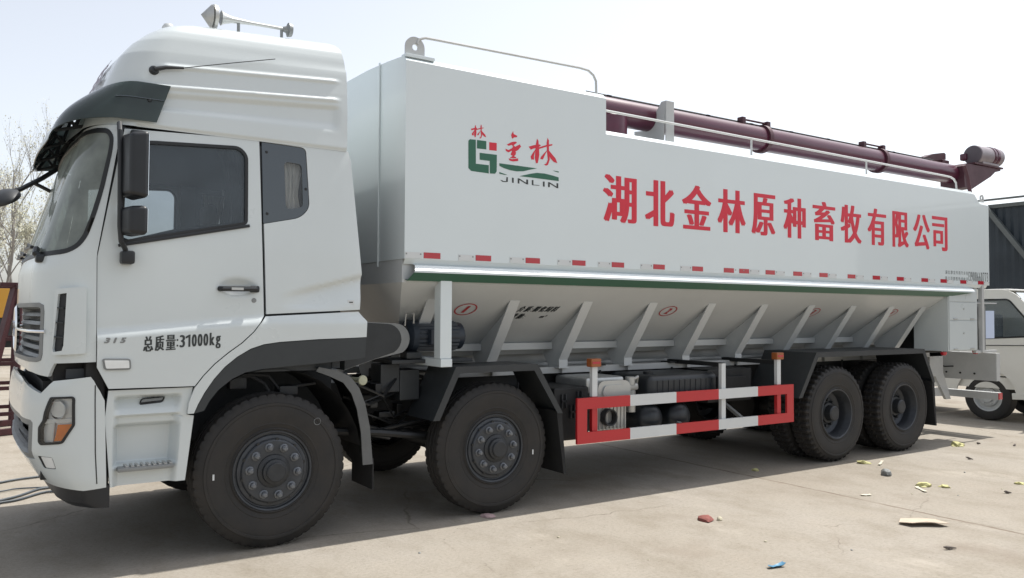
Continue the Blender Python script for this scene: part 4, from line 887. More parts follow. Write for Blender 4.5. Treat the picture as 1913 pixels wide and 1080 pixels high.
m_ = MB(); m_.tube([(9.49, -1.1, 3.73), (9.575, -1.1, 3.585), (9.64, -1.1, 3.385), (9.705, -1.1, 3.20)], .026, 8); m_.tube([(9.9, -.95, 3.46), (9.93, -.95, 3.42), (9.96, -.95, 3.45)], .012, 6); m_.build('head_prop', M['maroondark'], boom)
m_ = MB()                                                  # cradle plate that carries the boom
m_.prism([(-1.02, 3.35), (-.60, 3.35), (-.60, 3.57), (-.78, 3.55), (-1.0, 3.80), (-1.06, 3.80)], lambda u, v, d: (d, u, v), 3.93, 3.945); m_.box(3.93, 4.04, -1.07, -1.055, 3.35, 3.80, .003)
m_.build('boom_cradle', M['grey_white'], truck)
# ---- chassis
m_ = MB()
for s in (-1, 1): m_.box(-1.1, 9.95, *sorted((s * .36, s * .44)), .80, 1.075, .004)
for x in (-.6, .9, 2.6, 4.3, 5.6, 7.1, 8.5, 9.9): m_.box(x, x + .12, -.36, .36, .84, 1.04)
ch = m_.build('chassis_frame', M['chassis'], truck)
m_ = MB()
for s in (-1, 1): m_.box(1.15, 9.9, *sorted((s * .40, s * .56)), 1.085, 1.148, .004)
for x in (2.2, 3.0, 3.85, 4.7, 5.5, 6.3, 7.1, 7.9): m_.box(x, x + .05, -.60, .60, 1.09, 1.14)
m_.build('subframe', M['grey_white'], truck)
m_ = MB()
for i in range(7):
    x = 1.5 + i * 1.0
    for s in (-1, 1): m_.tube([(x, s * .57, 1.1), (x, s * .57, .86)], .012, 6); m_.box(x - .05, x + .05, *sorted((s * .45, s * .6)), 1.145, 1.16)
m_.build('subframe_bolt', M['chassis'], truck)
for x in (0, 1.8554, 6.4431, 7.7881):
    m_ = MB(); r = .085 if x < 3 else .12; m_.tube([(x, -1.0, .5425), (x, -.3, .5425 - (.08 if x < 3 else 0)), (x, .3, .5425 - (.08 if x < 3 else 0)), (x, 1.0, .5425)], r, 14)
    if x > 3: m_.lathe([(0, -.25), (.2, -.18), (.25, 0), (.2, .18), (0, .25)], (x, 0, .56), (1, 0, 0), 24)
    m_.build('axle', M['chassis'], truck)
for x0, x1 in ((-.75, .75), (1.1, 2.6)):
    for s in (-1, 1):
        m_ = MB(); xm = (x0 + x1) / 2
        for k in range(6):
            d = .06 * k; pts = [(x0 + d * 2 + (x1 - x0 - 4 * d) * j / 12, s * .42, .66 + .12 * (((x0 + d * 2 + (x1 - x0 - 4 * d) * j / 12) - xm) / .75) ** 2 - k * .014) for j in range(13)]
            for p, q in zip(pts, pts[1:]): m_.bar(p, q, .08, .011)
        m_.build('leaf_spring', M['chassis'], truck)
m_ = MB(); m_.box(-.95, .35, -.38, .38, .55, 1.2, .08); m_.box(.35, 1.2, -.25, .25, .6, 1.05, .08); m_.cyl((1.2, 0, .8), (5.9, 0, .75), .06, 14); m_.cyl((5.8, -.35, .82), (5.8, .35, .82), .12)
m_.build('drivetrain', M['chassis'], truck)
m_ = MB()
for i in range(14):
    random.seed(i); x, y, z = random.uniform(.7, 1.3), random.uniform(-1.0, -.5), random.uniform(.75, 1.15)
    m_.box(x, x + random.uniform(.05, .16), y, y + .12, z, z + random.uniform(.05, .12), .01)
for i in range(6):
    random.seed(40 + i); x, z = random.uniform(.6, .9), random.uniform(.7, 1.15)
    m_.tube([(x, -.95, z), (x + .2, -.98, z + random.uniform(-.1, .1)), (x + random.uniform(.3, .7), -.85, z + random.uniform(-.2, .1)), (x + .8, -.6, z)], random.uniform(.008, .018), 6)
m_.tube([(.5, -.9, .75), (.9, -1.0, .72), (1.5, -.9, .62)], .03, 8); m_.build('hose_cluster', M['gasket'], truck)
m_ = MB(); m_.lathe([(0, -.02), (.034, -.02), (.04, 0), (.034, .01), (.012, .012), (0, .012)], (.735, -1.04, 1.14), (0, -1, 0), 20); m_.tube([(.68, -.9, 1.14), (.735, -1.02, 1.14)], .02, 8); m_.build('filler_cap', mat('cream_plastic', (.5, .5, .36), .5), truck)
m_ = MB()                                                  # pipes and brackets over the front wheel
m_.tube([(-.2, -.95, 1.22), (.02, -.98, 1.20), (.1, -.98, 1.10), (.28, -.98, 1.12), (.38, -.98, 1.13)], .012, 8); m_.tube([(-.5, -.9, 1.17), (-.1, -.95, 1.2), (0, -.95, 1.14), (.05, -.95, 1.05)], .014, 8)
m_.box(.1, .24, -1.0, -.86, 1.05, 1.12, .01); m_.box(-.25, -.12, -.95, -.85, 1.1, 1.2, .02); m_.build('brake_pipe', M['hub'], truck)
# drive motor and its belt cover between cab and tank
m_ = MB(); prof = [(.62, 1.36), (1.05, 1.345)] + [(1.05 + .105 * math.sin(a), 1.45 - .105 * math.cos(a)) for a in [math.pi * i / 10 for i in range(11)]] + [(.62, 1.575)]
prof = [(.60, 1.22), (.86, 1.30)] + [(1.03 + .125 * math.sin(a), 1.455 - .125 * math.cos(a)) for a in [.5 + (math.pi - .5) * i / 10 for i in range(11)]] + [(.60, 1.60)]
m_.prism(prof, lambda u, v, d: (u, d, v), -1.0, -.72); bc = m_.build('belt_cover', M['steelgrey'], truck, 25)
m_ = MB(); m_.prism([(u if u < .9 else u - .075, v - (.004 if v > 1.45 else -.004)) for u, v in prof], lambda u, v, d: (u, d, v), -1.006, -1.0005); m_.build('cover_face', M['guard'], bc, 25)  # two tones: rim coloured lighter for the light its curve catches
m_ = MB(); m_.cyl((1.22, -.82, 1.47), (1.72, -.82, 1.47), .115, 28)
for i in range(20):
    a = 2 * math.pi * i / 20; m_.bar((1.25, -.82 + .118 * math.cos(a), 1.47 + .118 * math.sin(a)), (1.66, -.82 + .118 * math.cos(a), 1.47 + .118 * math.sin(a)), .012, .02)
m_.lathe([(.0, .03), (.10, .03), (.14, .0), (.14, -.05), (.11, -.06)], (1.22, -.82, 1.47), (-1, 0, 0), 28); m_.box(1.36, 1.52, -.98, -.9, 1.40, 1.53, .01); m_.build('drive_motor', M['blue'], truck)
m_ = MB(); m_.box(1.0, 1.75, -1.0, -.6, 1.255, 1.285, .004); m_.box(1.14, 1.28, -.98, -.85, 1.29, 1.345, .01); m_.box(.95, 1.12, -.9, -.7, 1.02, 1.25, .01); m_.box(1.12, 1.3, -.9, -.66, .95, 1.2, .01); m_.build('motor_bracket', M['guard'], truck)
m_ = MB(); m_.tube([(1.12, -.98, 1.56), (1.12, -1.0, 1.66), (1.19, -1.0, 1.665), (1.20, -.98, 1.58)], .007, 6); m_.build('cover_hook', M['silver'], truck)
# ---- mudguards
def guard(x0, x1, ztop, legs, flap, yin):
    for s in (-1, 1):
        m_ = MB(); Yo, Yi = s * 1.255, s * yin; t = .012
        prof = [legs[0], (x0, ztop), (x1, ztop), legs[1]]
        inn = [(legs[0][0] + .06, legs[0][1]), (x0 + .035, ztop - .055), (x1 - .035, ztop - .055), (legs[1][0] - .055, legs[1][1] + .0)]
        top2 = [(p[0], p[1] - t) if 0 < i < 3 else (p[0] + (t if i == 0 else -t), p[1]) for i, p in enumerate(prof)]
        for i in range(3):
            m_.prism([prof[i], prof[i + 1], top2[i + 1], top2[i]], lambda u, v, d: (u, d, v), *sorted((Yo, Yi)))
            m_.prism([prof[i], prof[i + 1], inn[i + 1], inn[i]], lambda u, v, d: (u, d, v), *sorted((Yo + s * .001, Yo + s * .008)))
        g = m_.build('mud_guard', M['guard'], truck, 20)
        if flap:
            m_ = MB(); fx0, fz0 = legs[1]; m_.prism([(fx0 - .06, fz0 + .02), (fx0 - .005, fz0 + .02), (fx0 + .045, flap), (fx0 + .02, flap)], lambda u, v, d: (u, d, v), *sorted((Yo - s * .004, Yi))); m_.build('mud_flap', M['rubber'], g, 20)
guard(1.44, 2.24, 1.235, ((1.235, .815), (2.51, .80)), .27, .80)
guard(6.03, 8.19, 1.25, ((5.72, .76), (8.43, .82)), .27, .55)
# ---- wheels
def tyre(lug):
    prof = [(.268, .045), (.275, .022), (.292, .010), (.302, .020), (.326, .014), (.332, .009), (.338, .011), (.395, .001), (.44, .0), (.455, .003), (.459, -.002), (.476, -.001), (.480, .006), (.505, .017), (.522, .026), (.537, .036), (.5425, .05), (.5425, .078), (.536, .08), (.536, .09), (.5425, .092), (.5425, .124), (.535, .126), (.535, .136)]
    W_ = .272; prof = prof + [(r, W_ - h) for r, h in reversed(prof)]; n = len(prof); m_ = MB()
    def rmod(k, j, r, h):
        g = (k % 4) >= (2 if lug else 3); q = min(j, n - 1 - j)
        if g and 14 <= q <= (22 if lug else 16): r -= (.022 if lug else .010)
        return r, h
    return m_.lathe(prof, (0, 0, 0), (0, 1, 0), 176 if lug else 200, rmod)
def front_wheel():
    m_ = MB()
    m_.lathe([(.262, .05), (.285, .02), (.279, .012), (.268, .015), (.262, .035), (.255, .036), (.248, .026), (.232, .022), (.226, .022), (.222, .006), (.215, -.001), (.207, -.003), (.12, -.003), (.115, .0), (.11, .03)], (0, 0, 0), (0, 1, 0), 64)
    m_.lathe([(.262, .05), (.25, .10), (.245, .2), (.262, .25)], (0, 0, 0), (0, 1, 0), 48)
    w = m_.build('wheel', M['rim'], truck, 40)
    t = tyre(False).build('tyre', M['tyre'], w, 28)
    h = MB(); h.lathe([(0, -.072), (.06, -.072), (.067, -.066), (.067, -.052), (.072, -.05), (.086, -.045), (.09, -.02), (.115, -.01), (.118, .02)], (0, 0, 0), (0, 1, 0), 40); h.build('hub', M['hub'], w)
    for i in range(10):
        a = 2 * math.pi * (i + .35) / 10; c = (.170 * math.cos(a), 0, .170 * math.sin(a)); h = MB()
        h.lathe([(0, -.052), (.013, -.05), (.021, -.04), (.022, -.014), (.030, -.010), (.032, -.0035), (.0, -.0035)], c, (0, 1, 0), 12); h.build('wheel_nut', M['nut'], w)
        a = 2 * math.pi * (i + .85) / 10; c = Vector((.2215 * math.cos(a), .004, .2215 * math.sin(a))); h = MB(); h.cyl(c + Vector((0, .006, 0)), c + Vector((0, -.003, 0)), .0125, 12); h.build('vent_hole', M['gasket'], w)
    return w
def rear_wheel():
    m_ = MB()
    m_.lathe([(.262, .05), (.286, .018), (.28, .010), (.268, .014), (.256, .05), (.25, .075), (.243, .09), (.24, .155), (.20, .175), (.19, .178), (.11, .178), (.11, .16)], (0, 0, 0), (0, 1, 0), 64); m_.lathe([(.24, .155), (.25, .24), (.27, .26)], (0, 0, 0), (0, 1, 0), 32)
    w = m_.build('wheel', M['rim'], truck, 40); tyre(True).build('tyre', M['tyre'], w, 28)
    h = MB(); h.lathe([(0, .04), (.07, .04), (.085, .05), (.09, .12), (.115, .125), (.118, .178)], (0, 0, 0), (0, 1, 0), 36)
    for i in range(10):
        a = 2 * math.pi * i / 10; h.lathe([(0, .135), (.015, .138), (.018, .15), (.02, .176)], (.15 * math.cos(a), 0, .15 * math.sin(a)), (0, 1, 0), 10)
    h.build('hub', M['hub'], w); return w
fw0 = front_wheel(); rw0 = rear_wheel()
inner0 = copy_tree(rw0, truck)
def place(o, x, y, flip, rot):
    o.location = (x, y, .5435); o.rotation_euler = (0, rot, math.pi if flip else 0)
first = True
YF = 1.205; YR = 1.245
for i, x in enumerate((0, 1.8554)):
    for s in (-1, 1):
        o = fw0 if (i == 0 and s < 0) else copy_tree(fw0, truck); place(o, x, s * YF, s > 0, .4 * i + .3 * s)
for i, x in enumerate((6.4431, 7.7881)):
    for s in (-1, 1):
        o = rw0 if (i == 0 and s < 0) else copy_tree(rw0, truck); place(o, x, s * YR, s > 0, .7 * i + .2 * s)
        q = inner0 if (i == 0 and s < 0) else copy_tree(inner0, truck)
        place(q, x, s * (YR - .315 - .272), s < 0, .5)
m_ = MB()                                                  # paint dabs left on the sidewalls
m_.box(-.012 - .405, .0 - .405, -YF - .003, -YF + .002, .52, .56); m_.box(1.8554 + .37, 1.8554 + .382, -YF - .003, -YF + .002, .46, .50); m_.build('chalk_mark', M['stripewhite'], truck)
m_ = MB()
for cx, cz in ((.315, .87), (2.02, .14)):
    m_.lathe([(.022, -.0), (.0245, -.003), (.027, 0)], (cx, -YF - .0005 + (.006 if cz < .3 else 0), cz), (0, 1, 0), 20)
m_.build('chalk_ring', M['steelgrey'], truck)
# ---- side guard
for s in (-1, 1):
    y0, y1 = sorted((s * 1.225, s * 1.25)); m_ = MB(); X = [2.68, 3.30, 3.89, 4.48, 5.07, 5.65]
    for z0, z1 in ((.815, .915), (.51, .61)):
        for i in range(5):
            m_.mi = i % 2; m_.box(X[i], X[i + 1], y0, y1, z0, z1)
    m_.mi = 0
    for a, b in ((2.68, 2.79), (5.54, 5.65)): m_.box(a, b, y0 + .0008, y1 - .0008, .61, .815)
    g = m_.build('side_guard', [M['red'], M['stripewhite']], truck, 0)
    for x, zb, zt, red in ((2.90, .51, 1.185, 1), (4.58, .51, 1.17, 0), (5.44, .51, 1.19, 1)):
        m_ = MB(); ya, yb = sorted((s * 1.185, s * 1.223)); m_.box(x - .03, x + .03, ya, yb, .62 if not red else .92, zt); m_.mi = 1 if red else 0; m_.box(x - .03, x + .03, ya, yb, .52, .62 if not red else .92); 
        m_.mi = 0; m_.build('guard_post', [M['stripewhite'], M['red']], g, 0)
    for x, z in ((4.58, 1.165), (5.44, 1.165)):
        m_ = MB(); m_.box(x - .025, x + .025, *sorted((s * .44, s * 1.22)), z - .03, z + .012); m_.build('guard_arm', M['chassis'], g)
    for x in (4.05, 4.95):
        m_ = MB(); m_.bar((x, s * 1.18, .56), (x + .05, s * .5, .9), .04, .03); m_.build('guard_brace', M['steelgrey'], g)
    for x in (2.90, 5.44):
        m_ = MB(); m_.box(x - .058, x + .058, *sorted((s * 1.17, s * 1.245)), 1.187, 1.262, .008); lm_ = m_.build('marker_lamp', M['darkamber'], g)
        m_ = MB(); m_.box(x - .045, x + .045, *sorted((s * 1.2455, s * 1.2475)), 1.215, 1.235); m_.build('lamp_ridge', M['redlens'], lm_)
# ---- things hung on the chassis behind the guard
m_ = MB(); m_.box(2.55, 2.95, -1.08, -.5, .52, 1.0, .02); m_.build('battery_box', M['chassis'], truck)
m_ = MB()
for z, x in ((.88, 2.62), (.78, 2.72), (.9, 2.8)):
    m_.box(x, x + .012, -1.10, -1.08, z - .06, z + .06); m_.box(x + .045, x + .057, -1.10, -1.08, z - .06, z + .06); m_.box(x, x + .057, -1.10, -1.08, z - .01, z + .005)
m_.build('box_hasp', M['hub'], truck)
m_ = MB(); m_.box(3.02, 3.44, -1.05, -.50, .56, .93, .05); m_.box(2.98, 3.45, -1.0, -.5, .92, 1.07, .03)
mu = m_.build('exhaust_box', M['silver'], truck)
m_ = MB(); pr = fillet([(3.05, .80), (3.45, .80), (3.45, 1.04), (3.05, 1.04)], .09, 6); m_.prism(pr, lambda u, v, d: (u, d, v), -1.085, -1.05)
pr2 = fillet([(3.09, .90), (3.40, .90), (3.38, 1.0), (3.12, 1.0)], .045, 5); m_.prism(pr2, lambda u, v, d: (u, d, v), -1.10, -1.085); m_.build('exhaust_lid', M['silver'], mu, 25)
m_ = MB(); m_.lathe([(.066, .0), (.078, -.002), (.08, .02), (.08, .14)], (3.18, -1.12, .70), (0, 1, 0), 28); m_.lathe([(.066, .0), (.066, .15)], (3.18, -1.12, .70), (0, 1, 0), 28); m_.build('exhaust_outlet', M['hub'], mu)
m_ = MB(); m_.cyl((3.18, -1.0, .70), (3.18, -.985, .70), .066); m_.build('outlet_dark', M['gasket'], mu)
m_ = MB()
for i in range(9): m_.box(3.04 + i * .045, 3.055 + i * .045, -1.058, -1.05, .58, .80)
m_.build('heat_shield_rib', M['alu'], mu)
m_ = MB(); m_.cyl((3.52, -1.0, .98), (3.52, -1.0, 1.06), .05, 14); m_.box(3.47, 3.60, -1.04, -.94, .93, 1.0, .02); m_.tube([(3.5, -1.02, 1.02), (3.58, -1.04, 1.06), (3.6, -1.0, 1.0)], .016, 8); m_.cyl((3.53, -1.0, .72), (3.53, -1.0, .93), .045, 16); m_.build('filter_unit', M['alu'], truck)
m_ = MB(); bmx = bmesh.new()
m_.box(3.66, 4.62, -1.12, -.50, .79, 1.075, .06, 4); ft = m_.build('fuel_tank', M['tank_black'], truck, 45)
m_ = MB()
for i in range(11):
    m_.box(3.76 + i * .075, 3.795 + i * .075, -1.126, -1.118, .83, 1.02, .003)
m_.build('tank_flute', M['tank_black'], ft)
m_ = MB(); m_.cyl((3.8, -.95, 1.07), (3.8, -.95, 1.10), .05); m_.build('tank_cap', M['plastic'], ft)
for x in (3.74, 4.12):
    m_ = MB(); m_.lathe([(0, 0), (.06, .008), (.11, .03), (.143, .07), (.147, .1), (.147, .55), (.11, .60), (0, .62)], (x, -1.13, .645), (0, 1, 0), 32); m_.build('air_reservoir', M['tank_black'], truck)
m_ = MB(); m_.box(3.2, 5.3, .50, 1.15, .50, 1.08, .06); m_.build('fuel_tank', M['tank_black'], truck)  # unseen far-side bulk, added to block light under the chassis
m_ = MB(); m_.box(2.6, 3.1, .5, 1.1, .5, 1.0, .02); m_.build('battery_box', M['chassis'], truck)  # second unseen box, added likewise to darken the ground underneath
m_ = MB(); m_.box(4.75, 5.45, -.85, -.46, .72, 1.08, .02); m_.box(4.85, 5.3, -.9, -.85, .8, 1.0, .01)
for i in range(6): m_.cyl((4.72, -.8 + i * .05, .78 + (i % 3) * .1), (4.70, -.8 + i * .05, .78 + (i % 3) * .1), .018)
m_.build('equipment_box', M['chassis'], truck)
# ---- tail: cabinet, ladder frame, lamp board, bumper
m_ = MB(); m_.box(8.78, 9.50, -1.245, -.78, 1.205, 2.03, .004); cb = m_.build('control_cabinet', M['white'], truck)
m_ = MB(); m_.box(8.92, 9.5, -.77, .77, 1.16, 1.96, .02); m_.build('gap_filler_box', M['chassis'], truck)  # dark box added to close the bright gap behind the cabinet
for z0, z1 in ((1.22, 1.60), (1.615, 1.845), (1.855, 2.02)):
    m_ = MB(); m_.box(8.795, 9.485, -1.256, -1.2465, z0, z1, .003); d_ = m_.build('cabinet_door', M['white'], cb)
    if z0 < 1.85:
        m_ = MB()
        for x in (8.93, 9.35): m_.box(x - .045, x + .045, -1.268, -1.2565, z0 + .004, z0 + .022, .004)
        m_.cyl((9.14, -1.257, (z0 + z1) / 2 + .03), (9.14, -1.262, (z0 + z1) / 2 + .03), .012, 12); m_.build('door_catch', M['silver'], d_)
m_ = MB(); m_.box(9.52, 9.60, -1.2, -.75, 1.2, 2.06, .004); m_.box(9.635, 9.69, -1.25, -1.195, 1.17, 2.085, .004); m_.box(9.50, 10.06, -1.23, -1.19, 1.165, 1.20, .003); m_.box(9.50, 10.06, -1.23, -1.2, 1.835, 1.85, .002)
m_.build('tail_frame', M['grey_white'], truck)
m_ = MB(); m_.box(9.74, 9.78, -1.22, -.85, 1.205, 1.80, .004); m_.box(9.80, 10.03, -.97, -.95, 1.22, 1.83, .003); m_.build('tail_board', M['steelgrey'], truck)
m_ = MB(); m_.box(9.79, 10.02, -1.215, -1.205, 1.36, 1.74); m_.build('notice_sheet', M['paper'], truck)
m_ = MB(); m_.box(10.10, 10.20, -1.2, 1.2, .76, 1.15, .003); lb = m_.build('lamp_board', M['grey_white'], truck)
m_ = MB()
for y in (-.9, -.7, -.5, .5, .7, .9): m_.cyl((10.098, y, .85), (10.09, y, .85), .014, 12)
m_.tube([(10.09, -.3, 1.1), (10.07, -.35, .98), (10.05, -.5, .93), (10.06, -.62, .94)], .01, 6); m_.build('board_cable', M['chassis'], lb)
m_ = MB(); m_.box(10.13, 10.23, -1.2, 1.2, .50, .60, .004); m_.mi = 1; m_.box(10.135, 10.225, -1.215, -1.2005, .505, .595, .002); m_.build('underrun_bar', [M['grey_white'], M['redlens']], truck)
for s in (-1, 1):
    m_ = MB(); m_.prism([(9.55, 1.2), (9.90, 1.2), (9.90, .85), (10.10, .46), (9.98, .46), (9.70, .80), (9.55, .82)], lambda u, v, d: (u, d, v), *sorted((s * .52, s * .56))); m_.bar((8.6, s * .5, .62), (10.1, s * .5, .56), .05, .12); m_.build('bumper_bracket', M['grey_white'], truck, 20)
m_ = MB()
for x in (8.82, 9.62): m_.lathe([(0, .05), (.028, .045), (.04, .02), (.04, 0)], (x, -1.16, 1.195), (0, 0, -1), 16)
m_.build('tail_marker', M['redlens'], truck)
m_ = MB(); m_.lathe([(0, .06), (.14, .05), (.2, .02), (.2, 0)], (9.832, -.75, 2.75), (1, 0, 0), 28); m_.build('rear_hatch', M['tank'], truck)

# ================================================================== SMALL LITTER ON THE CONCRETE
def pebble(name, loc, size, m, label, cat, seed, flat=.6, group=None):
    random.seed(seed); bm = bmesh.new(); bmesh.ops.create_icosphere(bm, subdivisions=2, radius=1)
    for v in bm.verts:
        k = 1 + .3 * noise.noise(v.co * 1.7 + Vector((seed * 3.1, 0, 0))); v.co = Vector((v.co.x * k * size, v.co.y * k * size * .75, max(-.25, v.co.z * k) * size * flat + size * flat * .25))
    o = MB().take(bm).build(name, m, None, 25); o.location = loc; o.rotation_euler = (0, 0, seed * 1.3); return tag(o, label, cat, group)
def lump(name, loc, size, m, label, cat, seed, group=None):
    bm = bmesh.new(); bmesh.ops.create_icosphere(bm, subdivisions=2, radius=1)
    for v in bm.verts:
        k = 1 + .75 * noise.noise(v.co * 2.6 + Vector((seed * 2.3, 1, 0))); v.co = Vector((v.co.x * k * size * 1.3, v.co.y * k * size, max(-.1, v.co.z * k) * size * .62 + size * .07))
    o = MB().take(bm).build(name, m, None, 8); o.location = loc; o.rotation_euler = (0, 0, seed * 1.7); return tag(o, label, cat, group)
def scrap(name, loc, w, l, m, label, cat, seed, curl=.3, group=None, rz=0):
    random.seed(seed); n = 6; rows = []
    for i in range(n):
        u = i / (n - 1) - .5; ww = w * (.6 + .4 * random.random()); z = .006 + curl * w * (abs(u) * 2) ** 2 * random.uniform(.4, 1.2)
        rows.append([(u * l + random.uniform(-.1, .1) * w, (j / 3 - .5) * ww, z + curl * w * .8 * abs(j / 3 - .5) * random.random()) for j in range(4)])
    mb = MB().sheet(rows); mb.sheet([[(x, y, z - .003) for x, y, z in r[::-1]] for r in rows])
    o = mb.build(name, m, None, 60); o.location = loc; o.rotation_euler = (0, 0, rz); return tag(o, label, cat, group)
brick = mat('brick_red', (.24, .075, .06), .85, var=.35, vscale=30); stone = mat('grey_stone', (.30, .31, .30), .85, var=.6, vscale=25, bump=.3); chalk = mat('pale_stone', (.5, .46, .34), .85, var=.25, vscale=30)
yel = mat('yellow_paper', (.55, .52, .24), .75, var=.3, vscale=40); cream = mat('cream_paper', (.62, .58, .46), .75, var=.2, vscale=20); card = mat('cardboard', (.50, .41, .32), .85, var=.15, vscale=15); blue_ = mat('blue_film', (.10, .27, .42), .35, var=.3, vscale=30); twig = mat('dark_twig', (.12, .10, .085), .85, var=.3, vscale=30); pinkc = mat('pink_grey_chip', (.42, .30, .30), .8, var=.2, vscale=30)
pebble('brick_chip', (3.19, -2.28, 0), .085, brick, 'dull red chip of brick lying on the sunlit concrete beside a pale pebble', 'brick', 3, .36)
pebble('pebble', (3.285, -2.345, 0), .028, chalk, 'pale cream pebble right next to the red brick chip', 'stone', 5, .9)
pebble('stone', (6.19, -1.98, .0), .068, stone, 'grey lump of stone on the concrete off the rear wheels, pale on top', 'stone', 8, .9)
pebble('chip', (1.755, -1.25, 0), .07, pinkc, 'flat pinkish chip against the foot of the second wheel', 'chip', 11, .3)
m_ = MB(); pr = [(-.2, .02), (-.13, -.10), (.0, -.09), (.12, -.115), (.22, -.10), (.17, .09), (.02, .10), (-.14, .12)]
m_.prism(pr, lambda u, v, d: (u, v, d + .014 + .012 * (1 - (u / .2) ** 2) + (.016 if v < -.05 else 0)), 0, .004); o = m_.build('cardboard_piece', card, None, 20); o.location = (4.55, -3.30, 0); o.rotation_euler = (R(5), 0, R(-30)); o.scale = (.88, .72, 1); tag(o, 'torn tan piece of cardboard lying flat on the open concrete', 'cardboard')
scrap('plastic_scrap', (2.66, -3.40, 0), .05, .13, blue_, 'crumpled blue plastic scrap near the bottom of the photo', 'plastic', 4, .5, rz=-.2)
for i, (x, y, w, l, lab) in enumerate(((6.60, -1.45, .07, .12, 'crumpled yellow scrap at the end of a white paper strip by the rear wheel'), (5.22, -1.085, .06, .08, 'small yellow scrap in the edge of the lorry\'s shadow ahead of the rear wheels'), (5.98, -2.50, .08, .14, 'yellow scrap with a white paper strip trailing from it, out on the concrete'), (6.12, -2.63, .06, .09, 'yellow scrap just right of the one with the trailing strip'), (8.76, -1.36, .09, .16, 'large yellow scrap behind the rearmost wheel near the shadow\'s tip'), (6.9, -2.95, .05, .08, 'faint small yellow scrap far out towards the right edge'))):
    lump('yellow_scrap', (x, y, 0), l * .42, yel, lab, 'litter', 20 + i, 'yellow scraps on the concrete')
for i, (x, y, w, l, rz, lab) in enumerate(((6.76, -1.56, .035, .28, .45, 'white paper strip lying by the yellow scrap beside the rear wheel'), (5.80, -2.58, .04, .22, .9, 'white paper strip trailing from a yellow scrap out on the concrete'), (5.13, -2.44, .05, .10, -.5, 'small curled white scrap beside the slab joint'))):
    scrap('paper_strip', (x, y, 0), w, l, cream, lab, 'litter', 40 + i, .2, 'white paper strips on the concrete', rz)
tw = [(4.05, -3.80, .10), (8.55, -2.4, .08), (9.4, -1.75, .09), (6.6, -3.25, .09), (6.35, -3.1, .06), (7.9, -1.95, .08), (7.4, -3.0, .07), (9.15, -1.42, .05), (10.2, -2.1, .12)]
for i, (x, y, l) in enumerate(tw):
    random.seed(70 + i); m_ = MB(); a = random.uniform(0, 3); p = [Vector((math.cos(a), math.sin(a), 0)) * l * (t - .5) + Vector((random.uniform(-.01, .01), random.uniform(-.01, .01), .010 + .01 * t)) for t in (0, .35, .7, 1)]
    m_.tube(p, [.004, .009, .012, .004], 6); m_.box(-.018, .016, -.010, .008, .002, .008, .002); o = m_.build('dark_scrap', twig, None, 30); o.location = (x, y, 0)
    tag(o, 'thin dark scrap on the concrete right of the rear wheels' if i else 'thin dark scrap alone at the lower right, nearer than the cardboard', 'litter', 'dark scraps on the concrete' if i else None)
random.seed(5)
gx = []
for i in range(30):                                        # loose grit thinly spread in the open
    for _ in range(30):
        x, y = random.uniform(.5, 11), random.uniform(-5.2, -1.35)
        if all((x - a) ** 2 + (y - b) ** 2 > .12 for a, b in gx): break
    gx.append((x, y)); pebble('grit', (x, y, 0), random.uniform(.006, .013), random.choice([stone, chalk, card, chalk]), 'tiny crumb of grit on the sunlit concrete', 'grit', 100 + i, .7, 'crumbs of grit on the concrete')

# ================================================================== LEFT BACKGROUND
cable = mat('grey_cable', (.07, .085, .10), .5, var=.2, vscale=6)
for i, (pts, lab) in enumerate((([(-3.2, 2.0), (-1.9, 2.2), (-1.54, 2.32), (-1.1, 2.52), (-.3, 2.9)], 'grey cable crossing the ground in front of the cab, farthest of the four'), ([(-3.0, 1.8), (-1.8, 1.82), (-1.45, 1.9), (-1.0, 1.85), (-.2, 1.98)], 'thin grey cable lying almost straight across the ground before the cab'), ([(-3.0, .9), (-1.9, 1.25), (-1.57, 1.42), (-1.25, 1.78), (-1.0, 1.95), (-.2, 2.3)], 'grey cable with a pale joint slanting across the ground before the cab'), ([(-2.8, 1.0), (-1.8, 1.2), (-1.5, 1.36), (-1.2, 1.62), (-.9, 1.66), (-.1, 1.8)], 'dark grey cable nearest to the lorry\'s shadow in front of the cab'))):
    m_ = MB(); P = [Vector((x, y, .014)) for x, y in pts]; Q = []
    for a, b in zip(P, P[1:]): Q += [a.lerp(b, k / 6) + Vector((0, .02 * math.sin(k + i), 0)) for k in range(6)]
    m_.tube(Q + [P[-1]], .011 if i != 1 else .007, 7)
    o = m_.build('cable', cable, None, 60); tag(o, lab, 'cable', 'cables on the ground before the cab')
rs = mat('rust_red_steel', (.065, .016, .02), .55, var=.35, vscale=7)
m_ = MB(); tr = empty('steel_trestle', (-1.45, 6.3, 0), 'dark red steel trestle with rungs beyond the front of the cab', 'trestle')
def leg(name, p, q, w=.06): b = MB(); b.bar(p, q, w, w, .004); return b.build(name, rs, None)
def kid(o): o.parent = tr; o.matrix_parent_inverse = Matrix.Translation(-Vector(tr.location)); return o
for y0 in (5.9, 6.9):
    kid(leg('leg', (-1.30, y0 + .2, 2.0), (-1.72, y0, .0), .07)); kid(leg('leg', (-1.26, y0 + .2, 2.0), (-1.30, y0, .0), .075))
    for i, z in enumerate((.28, .62, .95, 1.28, 1.72)): kid(leg('rung', (-1.68 + z * .19, y0 + z * .1, z), (-.65, y0 + z * .1, z), .05))
    kid(leg('foot', (-1.9, y0 - .25, .05), (-1.1, y0 + .1, .05), .08)); kid(leg('top_rail', (-1.5, y0 + .2, 2.02), (-.6, y0 + .2, 2.02), .06))
for z in (.4, 1.3, 2.0): kid(leg('cross_rail', (-1.29, 5.95, z), (-1.29, 7.1, z), .05))
